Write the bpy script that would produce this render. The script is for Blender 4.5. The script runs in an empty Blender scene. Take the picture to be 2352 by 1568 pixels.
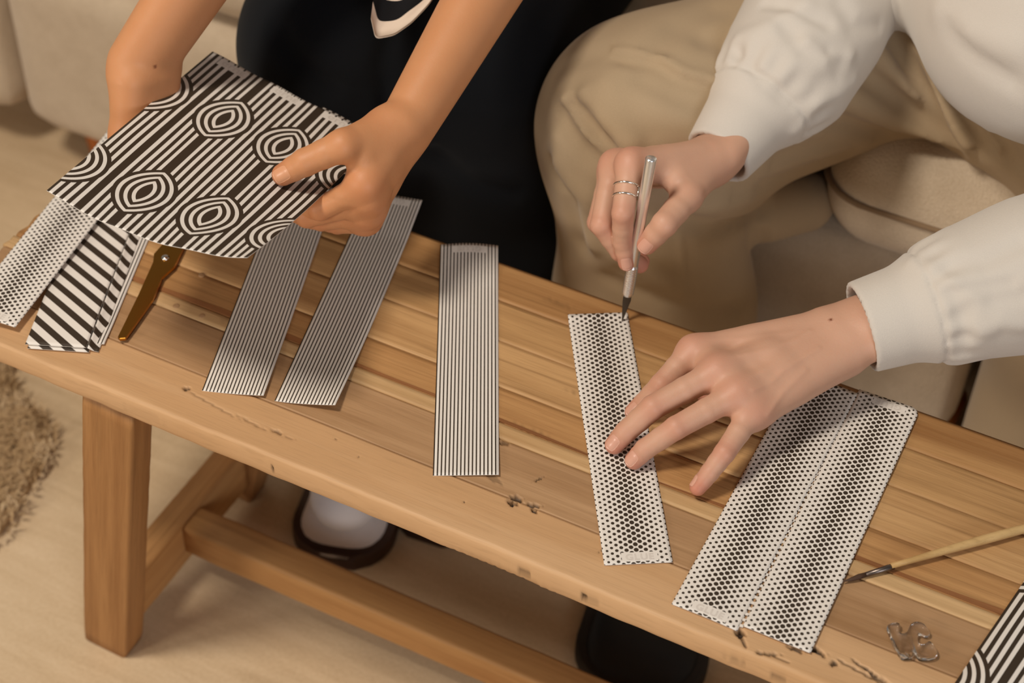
import bpy, bmesh, math, random
import numpy as np
from mathutils import Matrix, Vector
random.seed(3); rng = np.random.default_rng(5)
S = bpy.context.scene
COL = S.collection

# ------------------------------------------------------------------ camera
FP = 3941.75646
F = np.array([-0.3046583, 0.649257, -0.696885]); R = np.array([0.8935612, 0.4481366, 0.02686962]); U = np.array([-0.3297449, 0.6145233, 0.7166794])
CAM = np.array([0.0, -0.65477543, 1.285])
TZ = 0.385                                   # height of the bench top
cd = bpy.data.cameras.new('camera'); cam = bpy.data.objects.new('camera', cd); COL.objects.link(cam); S.camera = cam
cam.matrix_world = Matrix([[R[0], U[0], -F[0], CAM[0]], [R[1], U[1], -F[1], CAM[1]], [R[2], U[2], -F[2], CAM[2]], [0, 0, 0, 1]])
cd.sensor_width = 36; cd.lens = FP / 2352 * 36; cd.clip_start = 0.05
cd.dof.use_dof = True; cd.dof.focus_distance = 1.20; cd.dof.aperture_fstop = 5.6

# ------------------------------------------------------------------ light and exposure
W_ = bpy.data.worlds.new('world'); S.world = W_; W_.use_nodes = True
W_.node_tree.nodes['Background'].inputs[0].default_value = (1.0, 0.90, 0.80, 1); W_.node_tree.nodes['Background'].inputs[1].default_value = 0.15
def area(name, loc, target, size, power, color):
    l = bpy.data.lights.new(name, 'AREA'); l.shape = 'DISK'; l.size = size; l.energy = power; l.color = color
    o = bpy.data.objects.new(name, l); COL.objects.link(o); o.location = loc
    o.rotation_euler = (Vector(target) - Vector(loc)).to_track_quat('-Z', 'Y').to_euler()
area('ceiling_lamp', (-1.00, -0.62, 2.40), (-0.42, 0.18, 0.4), 0.40, 31, (1.0, 0.90, 0.78))
area('floor_lamp', (-1.75, -2.2, 1.15), (-0.5, 0.2, 0.2), 0.6, 20, (1.0, 0.89, 0.76))
area('cool_fill', (1.5, -1.9, 1.3), (-0.1, 0.45, 0.3), 1.0, 22, (0.92, 0.94, 1.0))  # added cool fill from the right, lifts the sofa base and sleeve
S.view_settings.view_transform = 'Standard'; S.view_settings.look = 'None'; S.view_settings.gamma = 1; S.view_settings.use_curve_mapping = False
S.view_settings.exposure = 0.0

# ------------------------------------------------------------------ helpers
def ray(u, v): return F + R * (u - 1176) / FP - U * (v - 784) / FP
def at(u, v, z):
    D = ray(u, v); return CAM + D * ((z - CAM[2]) / D[2])
def atd(u, v, d): return CAM + ray(u, v) * d
def V(*a): return np.array(a, float)
def nrm(v): v = np.asarray(v, float); return v / (np.linalg.norm(v) + 1e-12)

def empty(name, label, cat, loc, group=None):
    o = bpy.data.objects.new(name, None); COL.objects.link(o); o.location = loc; o.empty_display_size = .02
    o['label'] = label; o['category'] = cat
    if group: o['group'] = group
    return o
def tag(o, label=None, cat=None, group=None, kind=None):
    for k, v in (('label', label), ('category', cat), ('group', group), ('kind', kind)):
        if v: o[k] = v
    return o
def obj(name, verts, faces, mat, parent=None, smooth=True, attrs=None, uv=None, mat_idx=None):
    verts = np.asarray(verts, float)
    loc = np.zeros(3)
    if parent is not None:
        p = parent
        while p is not None: loc = loc + np.array(p.location); p = p.parent
    me = bpy.data.meshes.new(name)
    me.from_pydata((verts - loc).tolist() if parent is not None else verts.tolist(), [], faces if isinstance(faces, list) else faces.tolist())
    me.materials.append(mat) if not isinstance(mat, (list, tuple)) else [me.materials.append(m) for m in mat]
    if mat_idx is not None: me.polygons.foreach_set('material_index', mat_idx)
    if attrs:
        for k, a in attrs.items():
            at_ = me.attributes.new(k, 'FLOAT', 'POINT'); at_.data.foreach_set('value', np.asarray(a, np.float32))
    if uv is not None:
        l = me.uv_layers.new(name='UVMap'); vi = np.empty(len(me.loops), np.int32); me.loops.foreach_get('vertex_index', vi)
        l.data.foreach_set('uv', np.asarray(uv, np.float32)[vi].ravel())
    if smooth: me.polygons.foreach_set('use_smooth', [True] * len(me.polygons))
    me.update()
    o = bpy.data.objects.new(name, me); COL.objects.link(o)
    if parent is not None: o.parent = parent
    return o
def origin_to(o, c):
    """put a lone mesh's origin at a point of it"""
    c = np.array(c, float); o.data.transform(Matrix.Translation(Vector(-c))); o.location = c; return o

def grid_faces(nu, nv, close_u=False, off=0, flip=False):
    f = []
    for i in range(nu if close_u else nu - 1):
        for j in range(nv - 1):
            a = off + i * nv + j; b = off + ((i + 1) % nu) * nv + j
            q = [a, b, b + 1, a + 1]; f.append(q[::-1] if flip else q)
    return f
def loft(rings, cap=True):
    """rings: list of (n,3) closed cross-sections"""
    n = len(rings[0]); v = np.concatenate(rings); f = []
    for i in range(len(rings) - 1):
        for j in range(n):
            a = i * n + j; b = i * n + (j + 1) % n; f.append([a, b, b + n, a + n])
    if cap: f.append(list(range(n))[::-1]); f.append([(len(rings) - 1) * n + j for j in range(n)])
    return v, f
def tube(pts, radii, n=12, cap=True, flat=1.0):
    pts = [np.array(p, float) for p in pts]; rings = []
    up = V(0, 0, 1)
    for i, p in enumerate(pts):
        t = nrm(pts[min(i + 1, len(pts) - 1)] - pts[max(i - 1, 0)])
        a = np.cross(up, t); a = np.cross(V(0, 1, 0), t) if np.linalg.norm(a) < .1 else a
        a = nrm(a); b = np.cross(t, a); r = radii[i] if hasattr(radii, '__len__') else radii
        th = np.arange(n) * 2 * np.pi / n
        rings.append(p + r * (np.cos(th)[:, None] * a + flat * np.sin(th)[:, None] * b))
    return loft(rings, cap)
def merge(parts):
    v, f, o = [], [], 0
    for a, b in parts:
        v.append(np.asarray(a)); f += [[i + o for i in q] for q in b]; o += len(a)
    return np.concatenate(v), f
def beam(p0, p1, side, w, h, r=.004, nx=24, wob=.0006):
    """square timber from p0 to p1; side = direction of its width"""
    p0, p1 = np.array(p0, float), np.array(p1, float); t = nrm(p1 - p0); s = nrm(side - t * (side @ t)); u = np.cross(t, s)
    prof = []
    for cx, cy, a0 in ((w / 2 - r, h / 2 - r, 0), (-w / 2 + r, h / 2 - r, 90), (-w / 2 + r, -h / 2 + r, 180), (w / 2 - r, -h / 2 + r, 270)):
        for k in range(4):
            a = math.radians(a0 + 30 * k); prof.append((cx + r * math.cos(a), cy + r * math.sin(a)))
    prof = np.array(prof); rings = []
    for i in range(nx + 1):
        k = 1 + wob / w * 2 * rng.normal(); e = 1 - (.03 if i in (0, nx) else 0)
        rings.append(p0 + (p1 - p0) * i / nx + (prof[:, :1] * s + prof[:, 1:] * u) * k * e)
    v, f = loft(rings)
    L = np.linalg.norm(p1 - p0)
    q = v - p0
    return v, f, np.c_[q @ t, q @ s, q @ u]

# ------------------------------------------------------------------ node maths
class X:
    nt = None
    def __init__(s, sock): s.s = sock
    @staticmethod
    def op(o, *a):
        n = X.nt.nodes.new('ShaderNodeMath'); n.operation = o
        for i, x in enumerate(a):
            if isinstance(x, X): X.nt.links.new(x.s, n.inputs[i])
            else: n.inputs[i].default_value = x
        return X(n.outputs[0])
    def __add__(a, b): return X.op('ADD', a, b)
    __radd__ = __add__
    def __sub__(a, b): return X.op('SUBTRACT', a, b)
    def __rsub__(a, b): return X.op('SUBTRACT', b, a)
    def __mul__(a, b): return X.op('MULTIPLY', a, b)
    __rmul__ = __mul__
    def __truediv__(a, b): return X.op('DIVIDE', a, b)
    def __neg__(a): return X.op('MULTIPLY', a, -1.0)
def frac(a): return X.op('FRACT', a)
def absx(a): return X.op('ABSOLUTE', a)
def lt(a, b): return X.op('LESS_THAN', a, b)
def gt(a, b): return X.op('GREATER_THAN', a, b)
def mn(a, b): return X.op('MINIMUM', a, b)
def mx(a, b): return X.op('MAXIMUM', a, b)
def sqrt(a): return X.op('SQRT', a)
def floor_(a): return X.op('FLOOR', a)
def inside(a, lo, hi): return gt(a, lo) * lt(a, hi)

def new_mat(name, rough=.6, color=(.8, .8, .8), spec=.5, metal=0.0):
    m = bpy.data.materials.new(name); m.use_nodes = True; b = m.node_tree.nodes['Principled BSDF']
    b.inputs['Base Color'].default_value = (*color, 1); b.inputs['Roughness'].default_value = rough
    b.inputs['Specular IOR Level'].default_value = spec; b.inputs['Metallic'].default_value = metal
    return m, m.node_tree, b
def nd(nt, t, **k):
    n = nt.nodes.new(t)
    for a, v in k.items(): setattr(n, a, v)
    return n
def noise(nt, vec, scale, detail=3, rough=.55, dist=0):
    n = nd(nt, 'ShaderNodeTexNoise'); n.inputs['Scale'].default_value = scale; n.inputs['Detail'].default_value = detail
    n.inputs['Roughness'].default_value = rough; n.inputs['Distortion'].default_value = dist
    if vec is not None: nt.links.new(vec, n.inputs['Vector'])
    return n.outputs['Fac']
def mapping(nt, vec, scale, loc=None):
    n = nd(nt, 'ShaderNodeMapping'); n.inputs['Scale'].default_value = scale; nt.links.new(vec, n.inputs['Vector'])
    if loc is not None: nt.links.new(loc, n.inputs['Location'])
    return n.outputs[0]
def ramp(nt, fac, stops):
    n = nd(nt, 'ShaderNodeValToRGB'); e = n.color_ramp.elements
    while len(e) < len(stops): e.new(.5)
    for i, (p, c) in enumerate(stops): e[i].position = p; e[i].color = (*c, 1)
    nt.links.new(fac, n.inputs[0]); return n.outputs[0]
def mixc(nt, fac, a, b, mode='MIX'):
    n = nd(nt, 'ShaderNodeMix', data_type='RGBA', blend_type=mode)
    for s, x in ((n.inputs[0], fac), (n.inputs[6], a), (n.inputs[7], b)):
        if isinstance(x, X): x = x.s
        if isinstance(x, (int, float)): s.default_value = x
        elif isinstance(x, tuple): s.default_value = (*x, 1)
        else: nt.links.new(x, s)
    return n.outputs[2]
def bump(nt, bs, h, strength, dist):
    n = nd(nt, 'ShaderNodeBump'); n.inputs['Strength'].default_value = strength; n.inputs['Distance'].default_value = dist
    nt.links.new(h, n.inputs['Height']); nt.links.new(n.outputs[0], bs.inputs['Normal'])

def srgb(r, g, b):
    f = lambda c: (c / 255 / 12.92) if c / 255 <= .04045 else ((c / 255 + .055) / 1.055) ** 2.4
    return (f(r), f(g), f(b))

def wood(name, light, dark, streak=.5, band=1.0, rough=.55, seed=0.0):
    """grain along local 'grain' x; coordinates come from attributes gx, gy, gz (metres)"""
    m, nt, b = new_mat(name, rough, spec=.3)
    c = nd(nt, 'ShaderNodeCombineXYZ')
    for i, k in enumerate(('gx', 'gy', 'gz')):
        a = nd(nt, 'ShaderNodeAttribute', attribute_name=k); nt.links.new(a.outputs['Fac'], c.inputs[i])
    off = nd(nt, 'ShaderNodeVectorMath', operation='ADD'); nt.links.new(c.outputs[0], off.inputs[0]); off.inputs[1].default_value = (seed * 3.1, seed * 1.7, seed)
    vec = off.outputs[0]
    warp = noise(nt, mapping(nt, vec, (5, 22, 22)), 1, 2)
    rings = noise(nt, mapping(nt, vec, (3.0, 95 * band, 95 * band)), 1, 4, .6, .6)
    broad = noise(nt, mapping(nt, vec, (1.6, 26, 26)), 1, 3, .5, 1.2)
    fine = noise(nt, mapping(nt, vec, (28, 900, 900)), 1, 2, .7)
    X.nt = nt
    mid = tuple((a + b_) / 2 for a, b_ in zip(light, dark))
    fac = X(broad) * (.62 * band) + X(rings) * .38 + X(warp) * .12 - .06
    col = ramp(nt, fac.s, [(.30, dark), (.45, mid), (.62, light), (.8, tuple(min(1, x * 1.12) for x in light))])
    st = ramp(nt, noise(nt, mapping(nt, vec, (3.6, 170, 170)), 1, 3, .6, .3), [(.0, (0, 0, 0)), (.54, (0, 0, 0)), (.70, (1, 1, 1))])
    X_st = X.op('MULTIPLY', X(st), streak * .62)
    col = mixc(nt, X_st, col, tuple(x * .60 for x in dark))
    fp = X(ramp(nt, fine, [(.35, (1, 1, 1)), (.5, (0, 0, 0))])) * .16
    col = mixc(nt, fp, col, tuple(x * .5 for x in dark))
    sa = nd(nt, 'ShaderNodeAttribute', attribute_name='stain_shade')
    col = mixc(nt, X(sa.outputs['Fac']), col, (.035, .018, .008))
    nt.links.new(col, b.inputs['Base Color'])
    h = X(fine) * .5 + X(rings)
    bump(nt, b, h.s, .22, .0008)
    return m

def cloth(name, c, c2, scale=900, rough=.9, bumpd=.0003, weave=True, big=8, bs=.5, sheen=.2):
    m, nt, b = new_mat(name, rough, spec=.15)
    tc = nd(nt, 'ShaderNodeTexCoord'); g = nd(nt, 'ShaderNodeNewGeometry')
    vec = g.outputs['Position']
    n1 = noise(nt, vec, scale, 2, .6); n2 = noise(nt, vec, big, 3)
    X.nt = nt
    col = mixc(nt, X(n1) * .5 + X(n2) * .5, c, c2)
    nt.links.new(col, b.inputs['Base Color'])
    b.inputs['Sheen Weight'].default_value = sheen; b.inputs['Sheen Roughness'].default_value = .5
    bump(nt, b, n1, bs, bumpd)
    return m

# ------------------------------------------------------------------ implicit surfaces
def smin(a, b, k):
    h = np.clip(.5 + .5 * (b - a) / k, 0, 1); return b + (a - b) * h - k * h * (1 - h)
def smax(a, b, k): return -smin(-a, -b, k)
def cone(a, b, ra, rb=None, flat=None):
    """round cone a->b; flat=(normal, factor): flattened along the normal"""
    a = np.array(a, float); b = np.array(b, float); rb = ra if rb is None else rb
    ab = b - a; L2 = ab @ ab + 1e-12
    def f(p):
        q = p - a; t = np.clip(q @ ab / L2, 0, 1); d = q - t[:, None] * ab
        if flat is not None:
            n, k = flat; dn = d @ n; return np.sqrt((d * d).sum(1) + (k * k - 1) * dn * dn) - (ra + (rb - ra) * t)
        return np.sqrt((d * d).sum(1)) - (ra + (rb - ra) * t)
    return f
def ell(c, r, axes=None):
    c = np.array(c, float); r = np.array(r, float); A = np.eye(3) if axes is None else np.array(axes)
    def f(p):
        q = (p - c) @ A.T / r; l = np.sqrt((q * q).sum(1)) + 1e-9; g = np.sqrt(((q / r) ** 2).sum(1)) + 1e-9
        return l * (l - 1) / g
    return f
def blend(fs, k):
    def f(p):
        d = fs[0](p)
        for g in fs[1:]: d = smin(d, g(p), k)
        return d
    return f
def union(fs):
    def f(p):
        d = fs[0](p)
        for g in fs[1:]: d = np.minimum(d, g(p))
        return d
    return f
def poly_dist(pts, p, half=None):
    d = None
    for a, b in zip(pts[:-1], pts[1:]):
        ab = b - a; q = p - a; t = np.clip(q @ ab / (ab @ ab + 1e-12), 0, 1); e = q - t[:, None] * ab; e = np.sqrt((e * e).sum(1))
        d = e if d is None else np.minimum(d, e)
    return d
def ridged(f0, ridges):
    """ridges: (points, amplitude, width); negative amplitude = crease"""
    def f(p):
        d = f0(p)
        for pts, amp, w in ridges:
            d = d - amp * np.exp(-(poly_dist(pts, p) / w) ** 2)
        return d
    return f
def march(f, u, v, t0=.85, t1=1.9):
    t = np.linspace(t0, t1, 420); P = CAM + ray(u, v)[None] * t[:, None]; d = f(P); i = np.argmax(d < 0)
    if d[i] >= 0: return P[np.argmin(d)]
    lo, hi = t[max(i - 1, 0)], t[i]
    for _ in range(14):
        m = (lo + hi) / 2
        if f((CAM + ray(u, v) * m)[None])[0] < 0: hi = m
        else: lo = m
    return CAM + ray(u, v) * hi
def on(f, *uv): return [march(f, u, v) for u, v in uv]
def polygonise(f, lo, hi, h, newton=2):
    lo = np.array(lo, float); hi = np.array(hi, float); B = 8
    nb = np.ceil((hi - lo) / (h * B)).astype(int); n = nb * B + 1
    c = np.stack(np.meshgrid(*[np.arange(k) for k in nb], indexing='ij'), -1).reshape(-1, 3)
    cen = lo + (c + .5) * B * h
    d = f(cen); keep = np.abs(d) < B * h * .87 * 1.35 + h
    G = np.empty(n, np.float32); s = np.where(d < 0, -1., 1.).reshape(nb)
    G[:] = 1.0
    G[:-1, :-1, :-1] = np.repeat(np.repeat(np.repeat(s, B, 0), B, 1), B, 2)
    loc = np.stack(np.meshgrid(*[np.arange(B + 1)] * 3, indexing='ij'), -1).reshape(-1, 3)
    K = c[keep]
    for i in range(0, len(K), 400):
        idx = (K[i:i + 400, None] * B + loc[None]).reshape(-1, 3)
        G[idx[:, 0], idx[:, 1], idx[:, 2]] = f(lo + idx * h)
    I = G < 0
    cnt = np.zeros(np.array(n) - 1, np.int8)
    for dx in (0, 1):
        for dy in (0, 1):
            for dz in (0, 1): cnt += I[dx:n[0] - 1 + dx, dy:n[1] - 1 + dy, dz:n[2] - 1 + dz]
    act = (cnt > 0) & (cnt < 8); cells = np.argwhere(act); ids = np.full(act.shape, -1, np.int32); ids[tuple(cells.T)] = np.arange(len(cells))
    acc = np.zeros((len(cells), 3)); num = np.zeros(len(cells))
    cor = [(x, y, z) for x in (0, 1) for y in (0, 1) for z in (0, 1)]
    for a in cor:
        for ax in range(3):
            if a[ax]: continue
            b = list(a); b[ax] = 1
            ga = G[tuple((cells + a).T)]; gb = G[tuple((cells + b).T)]; m = (ga < 0) != (gb < 0)
            t = np.where(m, ga / np.where(m, ga - gb, 1), 0)
            P = cells + np.array(a) + t[:, None] * (np.array(b) - np.array(a)); acc += P * m[:, None]; num += m
    v = lo + acc / num[:, None] * h
    faces = []
    for ax in range(3):
        o1, o2 = [(1, 2), (2, 0), (0, 1)][ax]
        sl0 = [slice(None)] * 3; sl1 = [slice(None)] * 3; sl0[ax] = slice(0, n[ax] - 1); sl1[ax] = slice(1, n[ax])
        e = I[tuple(sl0)] != I[tuple(sl1)]; E = np.argwhere(e); E = E[(E[:, o1] > 0) & (E[:, o2] > 0) & (E[:, o1] < n[o1] - 1) & (E[:, o2] < n[o2] - 1)]
        q = []
        for a, b in ((0, 0), (-1, 0), (-1, -1), (0, -1)):
            T = E.copy(); T[:, o1] += a; T[:, o2] += b; q.append(ids[tuple(T.T)])
        Q = np.stack(q, 1); ins = I[tuple(E.T)]
        Q[~ins] = Q[~ins][:, ::-1]; faces.append(Q)
    faces = np.concatenate(faces)
    for _ in range(newton):
        e = h * .35; f0 = f(v); g = np.stack([(f(v + e * np.eye(3)[k]) - f(v - e * np.eye(3)[k])) / (2 * e) for k in range(3)], 1)
        st = f0[:, None] * g / np.maximum((g * g).sum(1), .05)[:, None]
        l = np.linalg.norm(st, axis=1); st *= np.minimum(1, h * .6 / np.maximum(l, 1e-9))[:, None]; v = v - st
    return v, faces.tolist()
# ------------------------------------------------------------------ floor, rug, sofa
def floor_material():
    m, nt, b = new_mat('pale_floor', .75, spec=.25)
    g = nd(nt, 'ShaderNodeNewGeometry').outputs['Position']; X.nt = nt
    n1 = noise(nt, mapping(nt, g, (3, 3, 3)), 1, 4); n2 = noise(nt, mapping(nt, g, (7, 60, 7)), 1, 3, .6, 1.0); n3 = noise(nt, g, 260, 2)
    col = ramp(nt, (X(n1) * .45 + X(n2) * .35 + X(n3) * .2).s, [(.3, srgb(186, 158, 122)), (.52, srgb(212, 186, 150)), (.75, srgb(230, 206, 172))])
    nt.links.new(col, b.inputs['Base Color']); bump(nt, b, n3, .3, .001)
    return m
v, f = grid_faces, None
pts = [V(x, y, 0) for x in np.linspace(-4, 3, 15) for y in np.linspace(-3, 3.4, 14)]
obj('floor', pts, grid_faces(15, 14), floor_material(), smooth=False)['kind'] = 'structure'

# shaggy rug: backing plus tufts
rug = empty('shaggy_rug', 'small fluffy brown and cream shag rug on the floor left of the bench leg', 'rug', (-1.22, -.02, 0))
rugm, nt, b = new_mat('rug_pile', .95, spec=.1); X.nt = nt
a = nd(nt, 'ShaderNodeAttribute', attribute_name='tone')
nt.links.new(ramp(nt, a.outputs['Fac'], [(0, srgb(150, 120, 84)), (.5, srgb(182, 152, 114)), (1, srgb(210, 184, 148))]), b.inputs['Base Color'])
ox, oy, rx, ry = -1.240, .06, .345, .30
th = np.linspace(0, 2 * np.pi, 49)[:-1]
def rug_r(t): return 1 + .05 * np.sin(3 * t + 1) + .04 * np.sin(7 * t) + .03 * np.sin(13 * t + 2)
ring = np.c_[ox + rx * rug_r(th) * np.cos(th), oy + ry * rug_r(th) * np.sin(th)]
v, f = loft([np.c_[ring, np.full(48, .001)], np.c_[ring, np.full(48, .008)], np.c_[(ring - [ox, oy]) * .97 + [ox, oy], np.full(48, .012)]])
obj('backing', v, f, rugm, rug, attrs={'tone': np.full(len(v), .4)})
tv, tf, tt = [], [], []
k = 0
while k < 26000:
    t = rng.uniform(0, 2 * np.pi); rr = math.sqrt(rng.uniform(0, 1)) * 1.02
    c = V(ox + rx * rug_r(t) * rr * math.cos(t), oy + ry * rug_r(t) * rr * math.sin(t), .009)
    a = rng.uniform(0, 2 * np.pi); d = V(math.cos(a), math.sin(a), 0); s = V(-d[1], d[0], 0) * .0011
    L = rng.uniform(.005, .012); up = V(0, 0, rng.uniform(.004, .010)); o_ = len(tv)
    tv += [c - s, c + s, c + d * L * .5 + up * .8 + s, c + d * L * .5 + up * .8 - s, c + d * L + up, ]
    tf += [[o_, o_ + 1, o_ + 2, o_ + 3], [o_ + 3, o_ + 2, o_ + 4]]
    cl = .5 + .5 * math.sin(c[0] * 60 + 3 * math.sin(c[1] * 40)) * math.sin(c[1] * 55 + 2)
    tt += [min(1, max(0, cl * .8 + rng.uniform(-.2, .3)))] * 5; k += 1
o = obj('pile', tv, tf, rugm, rug, smooth=False, attrs={'tone': tt}); o['kind'] = 'stuff'

def superbox(c, half, e=4.0, n=40, bulge=0.0, dimple=None):
    """rounded cushion: superellipsoid-like box"""
    bm_v = []; faces = []
    N = n
    for ax in range(3):
        for sgn in (-1, 1):
            off = len(bm_v)
            for i in range(N + 1):
                for j in range(N + 1):
                    a_, b_ = math.sin((i / N - .5) * math.pi), math.sin((j / N - .5) * math.pi)
                    p = [0, 0, 0]; p[ax] = sgn; p[(ax + 1) % 3] = a_; p[(ax + 2) % 3] = b_
                    bm_v.append(p)
            for i in range(N):
                for j in range(N):
                    q = [off + i * (N + 1) + j, off + (i + 1) * (N + 1) + j, off + (i + 1) * (N + 1) + j + 1, off + i * (N + 1) + j + 1]
                    faces.append(q if sgn > 0 else q[::-1])
    P = np.array(bm_v, float)
    half = np.array(half, float)
    r = min(half) * .98 / (e / 4) * 1.0; r = min(r, min(half) * .95)
    Q = P * half; core = half - r
    inner = np.clip(Q, -core, core); d = Q - inner; l = np.linalg.norm(d, axis=1)[:, None]
    Q = inner + d / np.maximum(l, 1e-9) * r
    if bulge: Q[:, 2] += np.sign(Q[:, 2]) * bulge * np.clip(1 - (Q[:, 0] / half[0]) ** 2, 0, 1) * np.clip(1 - (Q[:, 1] / half[1]) ** 2, 0, 1)
    return Q + np.array(c, float), faces
def weld(o, dist=.0002):
    bm = bmesh.new(); bm.from_mesh(o.data); bmesh.ops.remove_doubles(bm, verts=bm.verts, dist=dist); bm.to_mesh(o.data); bm.free(); return o

SF = .535   # front plane of the sofa
sofam = cloth('sofa_linen', srgb(218, 200, 176), srgb(176, 156, 130), 420, .95, .0012, big=40, bs=.8)
seamm = cloth('sofa_seam', srgb(150, 124, 96), srgb(120, 98, 74), 900)
footm = wood('foot_wood', srgb(190, 110, 50), srgb(120, 64, 26), seed=9); 
sofa = empty('sofa', 'long beige linen sofa with loose seat cushions behind the bench', 'sofa', (-.1, 1.0, 0))
for x0, x1 in ((-2.1, -1.205), (-1.195, -.10), (-.09, 1.1)):
    v, f = superbox(((x0 + x1) / 2, SF + .45, .175), ((x1 - x0) / 2, .45, .112), e=13, n=16)
    weld(obj('seat_base', v, f, sofam, sofa))
for x0, x1, yf in ((-2.1, -1.20, .53), (-1.19, -.755, .53), (-.745, -.272, .53), (-.262, .42, .500), (.43, 1.1, .53)):
    v, f = superbox(((x0 + x1) / 2, (yf + 1.25) / 2, .352), ((x1 - x0) / 2, (1.25 - yf) / 2, .062), e=4.4, n=34, bulge=.012)
    c = weld(obj('seat_cushion', v, f, sofam, sofa))
    # piping seam round the middle of the front edge
    rc = .050; cn = lambda cx, a: V(cx + rc * math.cos(a), yf + rc + rc * math.sin(a) - .0005, .356)
    pp = [cn(x0 + rc - .0005, math.radians(a)) for a in range(165, 268, 12)] + [V(x, yf - .0005, .356) for x in np.linspace(x0 + rc + .01, x1 - rc - .01, 16)] + [cn(x1 - rc + .0005, math.radians(a)) for a in range(278, 376, 12)]
    v, f = tube(pp, .0028, 8); obj('piping', v, f, seamm, c)
for x, y in ((-1.13, SF + .06), (-1.13, 1.35), (1.0, SF + .06), (1.0, 1.35), (-2.0, SF + .06), (-2.0, 1.35), (-.12, SF + .08)):
    v, f = tube([V(x, y, 0.0), V(x, y, .07)], [.017, .024], 16)
    obj('foot', v, f, footm, sofa, attrs={'gx': v[:, 2], 'gy': v[:, 0], 'gz': v[:, 1], 'stain_shade': np.zeros(len(v))})
v, f = superbox((-.5, 1.42, .44), (1.6, .13, .40), e=9, n=14); weld(obj('backrest', v, f, sofam, sofa))

# ------------------------------------------------------------------ bench
bench = empty('wooden_bench', 'rustic pale wooden bench of laminated boards standing on splayed square legs', 'bench', (-.25, .13, 0))
XL, XR = -.795, .36
YB = [0.0, .0448, .0915, .1055, .1370, .1800, .2200, .2597]
TH = .024
def plank(i, xl, xr, y0, y1, mat, marks, dz=0.0, first=False, last=False):
    g = .00045; y0 += 0 if first else g * .5; y1 -= 0 if last else g * .5
    b = .0012
    step = .0011 if i < 2 else .003
    xs = np.arange(xl, xr, step); xs = np.append(xs, xr); nyt = max(5, int((y1 - y0) / (.0012 if i < 2 else .003)))
    r = .0045
    prof = []
    top = np.linspace(y0, y1, nyt)
    L = []
    if first:
        L += [(.0035, -TH), (.001, -TH + .003), (.0, -TH * .75), (-.0003, -TH * .5), (0, -TH * .3), (.0002, -.0022), (.0008, -.0009), (.0022, -.0002)]
        top = np.linspace(y0 + .0035, y1 - .0006, nyt)
    else:
        L += [(y0, -TH), (y0, -TH * .5), (y0, -b)]; top = np.linspace(y0 + .0007, y1 - .0007, nyt)
    n_l = len(L)
    for y in top: L.append((y, 0))
    if last: L += [(y1 - .002, -.0008), (y1, -.003), (y1, -TH * .5), (y1 - .002, -TH)]
    else: L += [(y1, -b), (y1, -TH * .5), (y1, -TH)]
    L = np.array(L); nl = len(L)
    xx = np.repeat(xs, nl); P = np.c_[xx, np.tile(L[:, 0], len(xs)), np.tile(L[:, 1], len(xs)) + TZ + dz]
    fidx = np.tile(np.arange(nl), len(xs))
    ontop = (fidx >= n_l) & (fidx < n_l + nyt)
    # slow waviness of surface and rough worn arris
    P[:, 2] += np.where(ontop, .00018 * np.sin(xx * 37 + i) * np.sin(P[:, 1] * 160 + i), 0)
    if first:
        w = (.0003 * np.sin(xx * 13) + .00015 * np.sin(xx * 97 + 1) + .00012 * np.sin(xx * 233)); fr = fidx < n_l
        P[:, 1] += np.where(fr, w + .0004, 0)
        P[:, 2] += np.where(fidx <= 1, .0004 * np.sin(xx * 19 + 2) + .0002 * np.sin(xx * 143), 0)
    stain_shade = np.zeros(len(P))
    for (cx, cy, lx, ly, ang, dep, st, zf) in marks:
        q = P[:, :2] - [cx, cy]
        if zf is not None: q = np.c_[P[:, 0] - cx, P[:, 2] - (TZ + zf)]
        c, s = math.cos(ang), math.sin(ang); u = (q[:, 0] * c + q[:, 1] * s) / lx; w = (-q[:, 0] * s + q[:, 1] * c) / ly
        jit = 1 + .25 * np.sin(P[:, 0] * 900 + P[:, 1] * 1400)
        d = np.sqrt(u * u + w * w) * jit; k = np.clip((1.2 - d) * 2.2, 0, 1)
        if zf is None:
            sel = ontop; P[:, 2] -= np.where(sel, k * dep, 0)
        else:
            sel = (fidx < n_l) if first else np.zeros(len(P), bool); P[:, 1] += np.where(sel, k * dep, 0)
        stain_shade = np.maximum(stain_shade, np.where(sel, k * st, 0))  # stains and wear, plus shade of holes and cracks put into the colour
    # uneven left end
    P[:, 0] += np.where(xx < xl + .0001, -.0012 * np.sin(P[:, 1] * 300), 0)
    f = []
    for a in range(len(xs) - 1):
        for j in range(nl):
            q = a * nl + j; q2 = a * nl + (j + 1) % nl; f.append([q, q2, q2 + nl, q + nl])
    f.append(list(range(nl))[::-1]); f.append([(len(xs) - 1) * nl + j for j in range(nl)])
    f = [q[::-1] for q in f]
    return obj('plank', P, f, mat, bench, attrs={'gx': P[:, 0], 'gy': P[:, 1], 'gz': P[:, 2] * (.3), 'stain_shade': stain_shade})
pale = wood('board_pale', srgb(222, 184, 142), srgb(198, 156, 112), .15, .45, seed=1)
greyb = wood('board_brown', srgb(196, 158, 118), srgb(156, 118, 80), .3, .7, seed=2.7)
cream = wood('board_cream', srgb(214, 178, 130), srgb(172, 132, 86), .35, 1.0, seed=5.3)
ochre = wood('board_ochre', srgb(200, 158, 108), srgb(152, 108, 62), .65, 1.2, seed=7.9)
ochre2 = wood('board_honey', srgb(196, 150, 98), srgb(146, 100, 56), .75, 1.0, seed=11.3)
ochre3 = wood('board_olive', srgb(192, 150, 100), srgb(140, 100, 58), .7, 1.1, seed=13.1)
back = wood('board_back', srgb(196, 152, 100), srgb(150, 106, 62), .5, .8, seed=17.7)
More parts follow.
